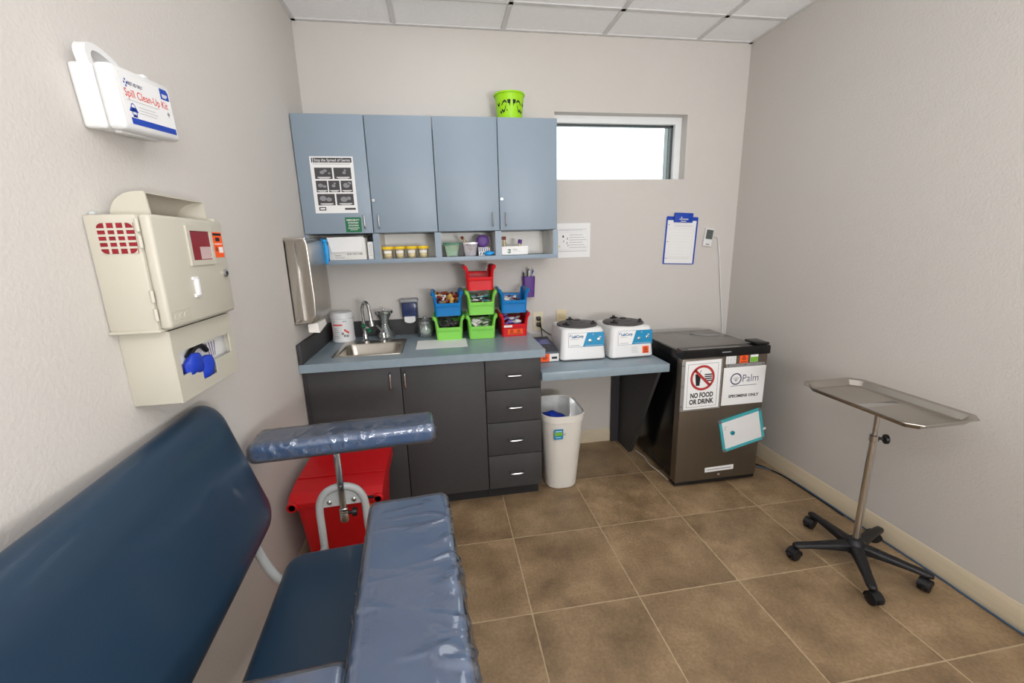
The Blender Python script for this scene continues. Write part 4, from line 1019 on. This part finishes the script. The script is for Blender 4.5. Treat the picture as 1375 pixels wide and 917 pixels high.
ringd(bm, p2, cA, cB_ - .001, .006, .0085, .0008, 20); poly(bm, p2, [(cA - .016, cB_ + .001), (cA + .014, cB_ + .001), (cA + .009, cB_ + .01), (cA - .009, cB_ + .01)], .0008); poly(bm, p2, [(cA - .008, cB_ - .0095), (cA + .008, cB_ - .0095), (cA + .003, cB_ - .004), (cA - .003, cB_ - .004)], .0008); ringd(bm, p2, cA, cB_ + .01, .006, .008, .0008, 16, 0, PI)
for da, db in ((.0, .0), (.008, .0), (.004, .006), (.004, -.006)): rect(bm, p2, .026 + da, KH - .031 + db, .03 + da, KH - .027 + db, .0008)
part('blue_print', bm, LABB, fl)
bm = B(); text(bm, p2, 'Spill Clean-Up Kit', .022, .022, .067, .0008, .0001, width=.152); part('lettering', bm, REDI, fl)
bm = B(); text(bm, p2, 'FIRST AID ONLY', .0095, .038, KH - .0315, .0008, .0002, width=.05)
part('black_print', bm, NAVYI, fl)
bm = B(); rect(bm, p2, .024, .0595, .13, .061, .0008)
for i_ in range(3): rect(bm, p2, .058, .038 + i_ * .006, .118 + .008 * (i_ % 2), .0395 + i_ * .006, .0008)
rect(bm, p2, KW - .036, .054, KW - .024, .058, .0008); rect(bm, p2, KW - .032, .05, KW - .028, .062, .0008)
part('grey_print', bm, INKL, fl)
bm = B(); text(bm, p2, 'BBP', .011, KW - .031, KH - .031, .0011, .0004, width=.02, align='CENTER'); part('white_print', bm, PAPER, fl)

# ------------------------------------------------------------------ sharps cabinet
yL, yR, zB, zT, xF = -1.738, -1.432, 1.268, 1.514, .122
s = thing('sharps_cabinet', 'cream sharps disposal cabinet with red window on the left wall', 'sharps container', (.06, -1.58, 1.268))
part('body', box(B(), (.001, yL, zB), (.098, yR, zT), .006), CREAM, s)
part('base_flange', box(B(), (.001, yL - .002, zB - .004), (.102, yR + .002, zB + .002), .001), CREAM, s)
dpl = Pl((xF, yL + .004, zB + .002), (0, 1, 0), (0, 0, 1)); DW, DH = yR - yL - .006, zT - zB - .004
door = part('door', box(B(), (.0985, yL + .002, zB + .001), (xF, yR, zT), .008, 3), CREAM, s)
for z in (1.29, 1.33, 1.445, 1.478): part('hinge', cyl(B(), (.099, yL - .001, z), (.099, yL - .001, z + .026), .004, None, 10), CREAM, s)
wy0, wy1, wz0_, wz1_ = .108, .232, .128, .228
wfm = part('window_frame', B(), CREAM, door) if False else None
bm = B(); a0, a1, b0, b1 = .118, .232, .132, .226
for x0, y0_, x1, y1_ in ((a0, b0, a1, b0 + .012), (a0, b1 - .012, a1, b1), (a0, b0 + .012, a0 + .012, b1 - .012), (a1 - .012, b0 + .012, a1, b1 - .012)):
    loft(bm, [[dpl(a, b_, h_) for a, b_ in ((x0, y0_), (x1, y0_), (x1, y1_), (x0, y1_))] for h_ in (-.001, .004)])
part('window_frame', bm, CREAM, door)
wp = part('window', slab(B(), dpl, a0 + .012, b0 + .012, a1 - .012, b1 - .012, .0015), REDT, door)
bm = B(); rect(bm, dpl, a0 + .05, b0 + .014, a1 - .013, b0 + .044, .0018); part('paper_label', bm, mat('pinkish_paper', (196, 170, 168), .6), wp)
st = part('warning_sticker', slab(B(), dpl, .238, .148, .288, .214, .0006), ORANGE, door)
bm = B(); rect(bm, dpl, .241, .205, .285, .211, .001); rect(bm, dpl, .252, .19, .274, .2, .001); biohazard(bm, dpl, .252, .17, .007, .001); part('print', bm, INK, st)
bm = B(); rect(bm, dpl, .262, .16, .284, .175, .001); rect(bm, dpl, .243, .182, .283, .184, .001); part('paper_label', bm, PAPER, st)
lk = dpl(.274, .105, 0)
part('lock', lathe(B(), [(.011, -.002), (.011, .004), (.008, .006), (.001, .006)], lk, 18, (1, 0, 0)), STEELH, door)
part('keyhole', lathe(B(), [(.006, .006), (.005, .0065), (.001, .0065)], lk, 12, (1, 0, 0)), BLACK, door)
bm = B(); box(bm, (xF - .001, yL + .112, zB + .058), (xF + .004, yL + .136, zB + .068), .002); box(bm, (xF - .001, yL + .117, zB + .062), (xF + .01, yL + .131, zB + .104), .004); box(bm, (xF - .001, yL + .112, zB + .1), (xF + .005, yL + .136, zB + .108), .002)
part('hook', bm, WHITE, door)
bm = B()
for i_ in range(3): loft(bm, [[dpl(.022 + i_ * .019 + .007 * math.cos(t_), .022 + .007 * math.sin(t_), h_) for t_ in [2 * PI * q / 16 for q in range(16)]] for h_ in (-.001, .0012)])
border(bm, dpl, .008, .008, .078, .036, .0015, .0008)
part('embossing', bm, CREAM, door)
# vent in the side that faces the room's entry
vpl = Pl((.024, yL - .0004, 1.434), (1, 0, 0), (0, 0, 1)); vw, vh = .068, .062
vt = part('vent_liner', slab(B(), vpl, 0, 0, vw, vh, .0008), mat('liner_red', (140, 28, 40), .4, noise=.3, nscale=60), s)
bm = B()
for i_ in range(1, 4): loft(bm, [[vpl(a, b_, h_) for a, b_ in ((i_ * vw / 4 - .0022, 0), (i_ * vw / 4 + .0022, 0), (i_ * vw / 4 + .0022, vh), (i_ * vw / 4 - .0022, vh))] for h_ in (.0008, .0021)])
for i_ in range(1, 5): loft(bm, [[vpl(a, b_, h_) for a, b_ in ((0, i_ * vh / 5 - .0022), (vw, i_ * vh / 5 - .0022), (vw, i_ * vh / 5 + .0022), (0, i_ * vh / 5 + .0022))] for h_ in (.0008, .002)])
for sx_, sy_ in ((0, 0), (1, 0), (0, 1), (1, 1)):   # rounded corners
    pts = [(sx_ * vw, sy_ * vh)] + [(sx_ * vw + (1 - 2 * sx_) * .012 * (1 - math.sin(q)), sy_ * vh + (1 - 2 * sy_) * .012 * (1 - math.cos(q))) for q in [PI / 2 * i_ / 5 for i_ in range(6)]]
    poly(bm, vpl, pts, .0022)
part('vent_grille', bm, CREAM, vt)
# hopper
hy0, hy1 = -1.68, -1.44
arc = [(.016 + .058 * (1 - math.cos(q)), 1.513 + .052 * math.sin(q)) for q in [PI / 2 * i_ / 7 for i_ in range(8)]]
hp = B()
for yv in (hy0, hy1 - .005): loft(hp, [[(x, yy, z) for x, z in arc + [(.09, 1.565), (.094, 1.513)]] for yy in (yv, yv + .005)])
loft(hp, [[(x, hy0 + .0052, z) for x, z in arc + [(.09, 1.565), (.09, 1.561), (.074, 1.561)] + [(x + .003, z - .003) for x, z in reversed(arc[:-1])]], [(x, hy1 - .0052, z) for x, z in arc + [(.09, 1.565), (.09, 1.561), (.074, 1.561)] + [(x + .003, z - .003) for x, z in reversed(arc[:-1])]]])
part('hopper', hp, CREAM, s)
part('hopper_tray', box(B(), (.03, hy0 + .006, 1.5135), (.088, hy1 - .006, 1.517)), mat('hopper_pink', (206, 184, 178), .5), s)
part('top_tab', box(B(), (.1, yR - .03, zT - .002), (.118, yR - .016, zT + .006), .002), CREAM, s)
part('wall_clip', box(B(), (.001, -1.718, zT), (.012, -1.704, zT + .007), .002), FRAMEG, s)

# glove holder below
gz0, gz1, gy0, gy1, gx = 1.092, 1.262, -1.716, -1.436, .1
g_ = thing('glove_holder', 'cream glove box holder below the sharps cabinet', 'holder', (.05, -1.576, gz0))
bm = B()
box(bm, (.001, gy0, gz0), (gx, gy0 + .003, gz1), .001); box(bm, (.001, gy1 - .003, gz0), (gx, gy1, gz1), .001); box(bm, (.001, gy0, gz0), (gx, gy1, gz0 + .003), .001); box(bm, (.001, gy0, gz0), (.004, gy1, gz1))
part('shell', bm, CREAM, g_)
bm = B(); gp = Pl((gx, gy0, gz0), (0, 1, 0), (0, 0, 1)); gw, gh = gy1 - gy0, gz1 - gz0
o0, o1, ob, ot, n0, n1, nb = .02, gw - .022, .06, .116, .1, .17, .026
for a0, b0, a1, b1 in ((0, ot, gw, gh), (0, 0, o0, ot), (o1, 0, gw, ot), (o0, 0, n0, ob), (n1, 0, o1, ob), (n0, 0, n1, nb)):
    loft(bm, [[gp(a, b_, h_) for a, b_ in ((a0, b0), (a1, b0), (a1, b1), (a0, b1))] for h_ in (-.001, .003)])
fp = part('front_plate', bm, CREAM, g_)
bm = B(); border(bm, gp, .03, .022, .08, .04, .0012, .0036); part('embossing', bm, CREAM, fp)
t = thing('glove_carton', 'white and lilac glove carton inside the cream holder', 'box', (.04, -1.576, gz0 + .003))
part('carton', box(B(), (.006, gy0 + .006, gz0 + .004), (.082, gy1 - .006, gz1 - .02), .001), PAPER, t)
bm = B(); p3 = Pl((.0822, gy0 + .006, gz0 + .004), (0, 1, 0), (0, 0, 1)); rect(bm, p3, .02, .04, .1, .075, .0004); part('print', bm, LILAC, t)
bm = B()
for q in range(4): poly(bm, p3, [(.165 + q * .014, .1), (.169 + q * .014, .1), (.182 + q * .008, .06), (.179 + q * .008, .06)], .0005)
part('stripes', bm, PURPLE, t)
for nm, c_, s_, sd, lb2 in ((1, (.096, gy0 + .08, gz0 + .07), (.012, .036, .03), 51, 'blue glove bulging from the left of the cream holder slot'), (2, (.097, gy0 + .134, gz0 + .052), (.012, .03, .03), 52, 'blue glove hanging in the notch of the cream holder slot')):
    single('rubber_glove', blob(B(), c_, s_, sd, .2), BLUEGL, lb2, 'glove', (.09, c_[1], gz0 + .03), 'blue gloves in the wall holder')
single('black_glove_cuff', tube(B(), [(.091, gy0 + .07, gz0 + .092), (.092, gy0 + .1, gz0 + .108), (.092, gy0 + .13, gz0 + .108), (.091, gy0 + .155, gz0 + .09)], .007, 8), BLACK, 'black glove cuff above the blue gloves in the cream holder', 'glove', (.08, gy0 + .11, gz0 + .08))

# ------------------------------------------------------------------ blood draw chair
ch = thing('blood_draw_chair', 'navy vinyl blood draw chair with plastic wrapped arm pads against the left wall', 'chair', (.35, -1.9, 0))
# backrest
bt = Vector((.064, 0, 1.032)); bb = Vector((.178, 0, .615)); yb0, yb1 = -1.452, -2.38
up_ = (bt - bb).normalized(); rt_ = Vector((0, -1, 0)); nn = up_.cross(rt_).normalized()   # towards +x
if nn.x < 0: nn = -nn
cm = (bt + bb) / 2 + Vector((0, (yb0 + yb1) / 2, 0)) - nn * .055
MB_ = Matrix(((0, up_.x, nn.x, cm.x), (1, up_.y, nn.y, cm.y), (0, up_.z, nn.z, cm.z), (0, 0, 0, 1)))
def cushion(bm, hx, hy, rc, th, back, front, M, n=12, k=12):
    rings = []
    for i in range(k + 1):
        a = PI / 2 * i / k; ins = back * (1 - math.sin(a)); rings.append([M @ Vector((x, y, back * (1 - math.cos(a)))) for x, y in rrect(hx - ins, hy - ins, max(rc - ins, .004), n)])
    for i in range(1, k + 1):
        a = PI / 2 * i / k; ins = front * (1 - math.cos(a)); rings.append([M @ Vector((x, y, back + (th - back) * math.sin(a))) for x, y in rrect(hx - ins, hy - ins, max(rc - ins, .01), n)])
    for f in (.8, .5, .2): rings.append([M @ Vector((x * f, y * f, th + .004 * (1 - f))) for x, y in rrect(hx - front, hy - front, max(rc - front, .01), n)])
    return loft(bm, rings)
part('backrest', cushion(B(), (yb0 - yb1) / 2, (bt - bb).length / 2, .08, .055, .01, .1, MB_), VINYL, ch, 75)
# seat
part('seat', pillow(B(), .232, .42, .06, .075, .03, Matrix.Translation((.42, -1.935, .442)), 10, 6, .006), VINYL, ch, 60)
def frame_tube(name, pts, par=ch, r=.0135, m=FRAMEG): return part(name, tube(B(), pts, r, 12, 8), m, par)
for yv in (-1.545, -2.34):
    frame_tube('back_tube', [(.05, yv, .8), (.082, yv, .66), (.11, yv, .585), (.135, yv, .5), (.17, yv, .44), (.23, yv, .412), (.4, yv, .41)])
def side_frame(yv):
    f = frame_tube('side_frame', [(.235, yv, .0), (.236, yv, .2), (.238, yv, .42), (.238, yv, .5), (.245, yv, .545), (.27, yv, .58), (.318, yv, .594), (.365, yv, .58), (.39, yv, .545), (.397, yv, .5), (.398, yv, .42), (.41, yv, .3), (.44, yv, .0)])
    pt = [(.25, .52)] + [(.318 + .07 * math.cos(q), .512 + .07 * math.sin(q)) for q in [PI - PI * i_ / 12 for i_ in range(13)]] + [(.386, .52)]
    pb = part('bracket', prism(B(), pt, 'y', yv - .004, yv + .004), FRAMEG, f)
    for x in (.275, .36): part('screw', lathe(B(), [(.009, 0), (.009, .002), (.005, .005), (.001, .0055)], (x, yv - .0042, .537), 12, (0, -1, 0)), STEELH, f)
    return f
for yv in (-1.3, -2.56): side_frame(yv)
for yv, yw in ((-1.31, -1.56), (-2.55, -2.32)): frame_tube('seat_rail', [(.238, yv, .36), (.245, (yv + yw) / 2, .38), (.255, yw, .41)], r=.012)
def post(xc, yv, z0, z1):
    q = part('arm_post', box(B(), (xc - .011, yv - .018, z0), (xc + .011, yv - .006, z1), .003), STEELH, ch)
    part('sleeve', box(B(), (xc - .015, yv - .022, .462), (xc + .015, yv - .004, .512), .004), CHROME, q)
    bm = B(); cyl(bm, (xc + .014, yv - .013, .492), (xc + .03, yv - .013, .492), .006, None, 10); cyl(bm, (xc + .03, yv - .013, .492), (xc + .045, yv - .013, .492), .017, .015, 10); part('knob', bm, BLACK, q)
    part('rivet', lathe(B(), [(.004, 0), (.004, .0015), (.001, .002)], (xc, yv - .0182, .6), 10, (0, -1, 0)), CHROME, q)
    return q
post(.322, -1.3, .455, .745); post(.322, -2.54, .455, .68)
# arm pads with plastic wrap
from mathutils import noise as NZ
def round_grid(bm, lo, hi, rad, n):
    """rounded box as an even grid, fine enough to carry wrinkles"""
    lo, hi = Vector(lo), Vector(hi); d = hi - lo
    for ax in range(3):
        u, v = [a for a in range(3) if a != ax]
        for side in (0, 1):
            vs = {}
            for i in range(n[u] + 1):
                for j in range(n[v] + 1):
                    p = lo.copy(); p[ax] = hi[ax] if side else lo[ax]; p[u] += d[u] * i / n[u]; p[v] += d[v] * j / n[v]
                    q = Vector([min(max(p[k], lo[k] + rad), hi[k] - rad) for k in range(3)])
                    vs[i, j] = bm.verts.new(q + (p - q).normalized() * rad if (p - q).length > 1e-9 else p)
            for i in range(n[u]):
                for j in range(n[v]): bm.faces.new((vs[i, j], vs[i + 1, j], vs[i + 1, j + 1], vs[i, j + 1]))
    bmesh.ops.remove_doubles(bm, verts=bm.verts, dist=1e-5); bmesh.ops.recalc_face_normals(bm, faces=bm.faces); bm.normal_update(); return bm
def pad(name, x0, x1, y0, y1, z0, z1, n, fr, edge, fade=lambda c: 1, rc=.03):
    Mx = Matrix.Translation(((x0 + x1) / 2, (y0 + y1) / 2, z0)); hx_, hy_ = (x1 - x0) / 2, (y1 - y0) / 2
    o = part(name, pillow(B(), hx_, hy_, rc, z1 - z0, .022, Mx, 8, 5, .003), VINYLP, ch, 60)
    bm = round_grid(B(), (x0 - .004, y0 - .004, z0 - .004), (x1 + .004, y1 + .004, z1 + .0055), .024, n)
    for v in bm.verts:
        c = v.co; w_ = Vector((c.x, c.y, c.z))
        w_ = w_ + Vector((NZ.noise(c * 7), NZ.noise(c * 7 + Vector((9, 0, 0))), 0)) * .03
        q = Vector((w_.x * fr[0], w_.y * fr[1], w_.z * fr[2]))
        k1 = 1 - abs(NZ.noise(q)); k2 = 1 - abs(NZ.noise(q * 2.1 + Vector((5, 3, 1))))
        m_ = (.12 + .75 * max(0, min(1, .3 + 1.6 * NZ.noise(c * 8 + Vector((0, 4, 0))))) + edge(c)) * fade(c)
        c += v.normal * (.0046 * (k1 ** 9) + .0009 * k2 ** 7) * m_
    part('plastic_wrap', bm, WRAP, o, 75)
    return o
pad('side_arm_pad', .06, .666, -1.362, -1.214, .748, .81, (110, 30, 14), (26, 9, 12), lambda c: .7 if c.y < -1.33 else 0, lambda c: .2 if c.z < .765 else 1, .035)
pad('front_arm_pad', .466, .678, -2.44, -1.672, .665, .742, (42, 150, 16), (7, 24, 10), lambda c: .9 * max(0, (c.x - .59) / .09), lambda c: min(1.2, .25 + (-1.66 - c.y) * 3))
pad('near_arm_pad', .12, .465, -2.28, -2.12, .655, .718, (60, 24, 10), (22, 9, 12), lambda c: 0)
part('hinge_plate', box(B(), (.44, -2.3, .64), (.5, -2.1, .66), .004), STEELH, ch)

# the whole chair stands turned a few degrees away from the wall
cth = math.radians(4); cpv = Vector((.2, -1.5, 0))
ch.location = cpv + Matrix.Rotation(cth, 3, 'Z') @ (ch.location - cpv); ch.rotation_euler = (0, 0, cth)

# ------------------------------------------------------------------ mayo stand
mc = Vector((2.463, -1.377, 0)); 
ms = thing('instrument_stand', 'steel tray stand on a black five-star wheeled base by the right wall', 'stand', mc)
tz = .772
def tr_(hx_, hy_, r, z): return [(mc.x + .0 + a, mc.y + b_, z) for a, b_ in rrect(hx_, hy_, r, 3)]
def ch8(hx_, hy_, c_, z): 
    P8 = [(hx_, -hy_ + c_), (hx_, hy_ - c_), (hx_ - c_, hy_), (-hx_ + c_, hy_), (-hx_, hy_ - c_), (-hx_, -hy_ + c_), (-hx_ + c_, -hy_), (hx_ - c_, -hy_)]
    out = []
    for i_ in range(8):
        p, q, r_ = Vector(P8[i_ - 1]), Vector(P8[i_]), Vector(P8[(i_ + 1) % 8])
        for w_ in (.22, .08): out.append(q.lerp(p, min(w_ * .05 / max((q - p).length, .02), .4)))
        out.append(q); out[-1] = q * .985 + (p + r_) / 2 * .015
        for w_ in (.08, .22): out.append(q.lerp(r_, min(w_ * .05 / max((q - r_).length, .02), .4)))
    return [(mc.x + p.x, mc.y + p.y, z) for p in out]
bm = B(); rim0 = ch8(.15, .25, .038, tz + .004)
loft(bm, [rim0, ch8(.156, .256, .04, tz + .005), ch8(.157, .257, .04, tz + .0025), ch8(.15, .25, .038, tz + .001), ch8(.143, .243, .036, tz - .002), ch8(.128, .228, .03, tz - .022), ch8(.122, .222, .028, tz - .0235)], False, True)
loft(bm, [rim0, ch8(.142, .242, .036, tz + .001), ch8(.127, .227, .03, tz - .019), ch8(.12, .22, .028, tz - .0215)], False, True)
bmesh.ops.remove_doubles(bm, verts=bm.verts, dist=1e-6)
part('tray', bm, TRAYM, ms, 30)
part('tray_support', box(B(), (mc.x - .09, mc.y - .02, tz - .03), (mc.x + .09, mc.y + .02, tz - .021), .003), STEELH, ms)
part('post', cyl(B(), mc + Vector((0, 0, .5)), mc + Vector((0, 0, tz - .028)), .0095, None, 18), STEELH, ms)
part('outer_tube', cyl(B(), mc + Vector((0, 0, .1)), mc + Vector((0, 0, .6)), .0135, None, 20), STEELH, ms)
part('collar', lathe(B(), [(.0138, .585), (.0175, .588), (.0175, .612), (.014, .615), (.0098, .616)], mc, 20), STEELH, ms)
kd = Vector((.86, -.5, 0)).normalized()
bm = B(); cyl(bm, mc + kd * .015 + Vector((0, 0, .6)), mc + kd * .034 + Vector((0, 0, .6)), .006, None, 10); lathe(bm, [(.016, 0), (.021, .004), (.021, .014), (.016, .018), (.001, .018)], mc + kd * .032 + Vector((0, 0, .6)), 10, kd)
part('knob', bm, BLACK, ms)
part('hub', lathe(B(), [(.03, .052), (.042, .056), (.045, .075), (.038, .1), (.022, .116), (.0145, .12)], mc, 28), BLACK, ms)
ca = [86, 165, 236, 307, 20]
wang = [200, 190, 265, 200, 150]
for a, wa in zip(ca, wang):
    d = Vector((math.cos(math.radians(a)), math.sin(math.radians(a)), 0)); n_ = Vector((-d.y, d.x, 0)); Ln = .258
    rings = []
    for s_, hw_, z0, z1 in ((.02, .026, .058, .1), (.09, .021, .06, .094), (.18, .0175, .06, .084), (.235, .018, .058, .079), (.252, .015, .058, .077), (Ln, .008, .06, .073)):
        rings.append([mc + d * s_ + n_ * (hw_ * cc_) + Vector((0, 0, zz)) for cc_, zz in ((1, z0 + .004), (1, z1 - .008), (.6, z1 - .001), (-.6, z1 - .001), (-1, z1 - .008), (-1, z0 + .004), (-.7, z0), (.7, z0))])
    leg = part('leg', loft(B(), rings), BLACK, ms, 50)
    q = mc + d * .24; w_ = Vector((math.cos(math.radians(wa)), math.sin(math.radians(wa)), 0)); ax = Vector((-w_.y, w_.x, 0)); wc = q + w_ * .016 + Vector((0, 0, .0255))
    bm = B()
    for sg in (-1, 1): lathe(bm, [(.001, 0), (.021, 0), (.0255, .003), (.0255, .013), (.022, .016), (.008, .017), (.001, .017)], wc + ax * (sg * .0035), 24, ax * sg)
    cs = part('caster', bm, BLACK, leg)
    bm = B(); cyl(bm, q + Vector((0, 0, .04)), q + Vector((0, 0, .062)), .0075, None, 12)
    loft(bm, [[wc + w_ * (rr_2 * math.cos(t_)) + Vector((0, 0, rr_2 * math.sin(t_))) + ax * e_ for rr_2, t_ in [(.029, PI * .05 + PI * 1.0 * i_ / 10) for i_ in range(11)] + [(.0262, PI * 1.05 - PI * 1.0 * i_ / 10) for i_ in range(11)]] for e_ in (-.02, .02)])
    box(bm, tuple(wc + w_ * .03 + Vector((-.008, -.008, .004))), tuple(wc + w_ * .03 + Vector((.008, .008, .012))), .002)
    part('caster_hood', bm, BLACK, leg)

# cables on the floor
single('network_cable', tube(B(), [(2.53, -.55, .005), (2.6, -.56, .005), (2.68, -.62, .005), (2.712, -.75, .005), (2.72, -1.0, .005), (2.716, -1.25, .005), (2.722, -1.5, .005), (2.716, -1.75, .005), (2.72, -2.1, .005), (2.72, -3.0, .005)], .0042, 8), CABLEB, 'blue grey network cable along the right baseboard', 'cable', (2.72, -1.2, 0))
single('power_cable', tube(B(), [(2.52, -.5, .005), (2.6, -.51, .005), (2.66, -.57, .005), (2.7, -.7, .005), (2.709, -.9, .005), (2.708, -1.1, .005)], .0038, 8), BLACK, 'short black cable on the floor beside the fridge', 'cable', (2.65, -.6, 0))
single('floor_wire', tube(B(), [(1.975, -.2, .003), (1.99, -.3, .003), (1.98, -.4, .003), (1.995, -.5, .003), (2.0, -.6, .003)], .0022, 6), WHITE, 'thin white wire on the floor along the left side of the fridge', 'wire', (1.99, -.4, 0))

# ------------------------------------------------------------------ camera, light, world
cam = bpy.data.cameras.new('camera'); co = bpy.data.objects.new('camera', cam); COL.objects.link(co); SC.camera = co
yaw, pitch, roll, f = .1578, -.2259, -.0261, 570.64
fwv = Vector((math.sin(yaw) * math.cos(pitch), math.cos(yaw) * math.cos(pitch), math.sin(pitch)))
rtv = Vector((math.cos(yaw), -math.sin(yaw), 0)); upv = rtv.cross(fwv)
r2 = rtv * math.cos(roll) + upv * math.sin(roll); u2 = -rtv * math.sin(roll) + upv * math.cos(roll)
co.matrix_world = Matrix(((r2.x, u2.x, -fwv.x, .7134), (r2.y, u2.y, -fwv.y, -2.7611), (r2.z, u2.z, -fwv.z, 1.4336), (0, 0, 0, 1)))
cam.sensor_fit = 'HORIZONTAL'; cam.sensor_width = 36; cam.lens = 36 * f / 1375; cam.clip_start = .02
def area(name, loc, target, size, power, col=(1, .98, .95)):
    l = bpy.data.lights.new(name, 'AREA'); l.shape = 'DISK'; l.size = size; l.energy = power; l.color = col
    o = bpy.data.objects.new(name, l); COL.objects.link(o); o.location = loc
    o.rotation_euler = (Vector(target) - Vector(loc)).to_track_quat('-Z', 'Y').to_euler(); return o
area('flash_umbrella', (.62, -2.65, 1.95), (1.6, -.6, .9), .4, 3.2, (.97, .98, 1))
area('ceiling_fill_uplight', (1.65, -4.15, 1.2), (1.6, -3.3, 2.63), .8, 83, (.97, .98, 1))  # unseen uplight, added to brighten the ceiling and the room by its bounce
area('rear_softbox', (1.2, -4.95, 2.0), (1.4, 0, 1.3), .9, 15, (.97, .98, 1))
wd_ = bpy.data.worlds.new('overcast_sky'); SC.world = wd_; wd_.use_nodes = True
bg = wd_.node_tree.nodes['Background']; bg.inputs[0].default_value = (.95, .98, 1, 1); bg.inputs[1].default_value = 3.0
SC.view_settings.view_transform = 'Standard'; SC.view_settings.look = 'None'; SC.view_settings.gamma = 1; SC.view_settings.exposure = .05
SC.view_settings.use_curve_mapping = False
SC.cycles.use_denoising = True
SC.cycles.max_bounces = 10; SC.cycles.transparent_max_bounces = 16
SC.cycles.sample_clamp_indirect = 6
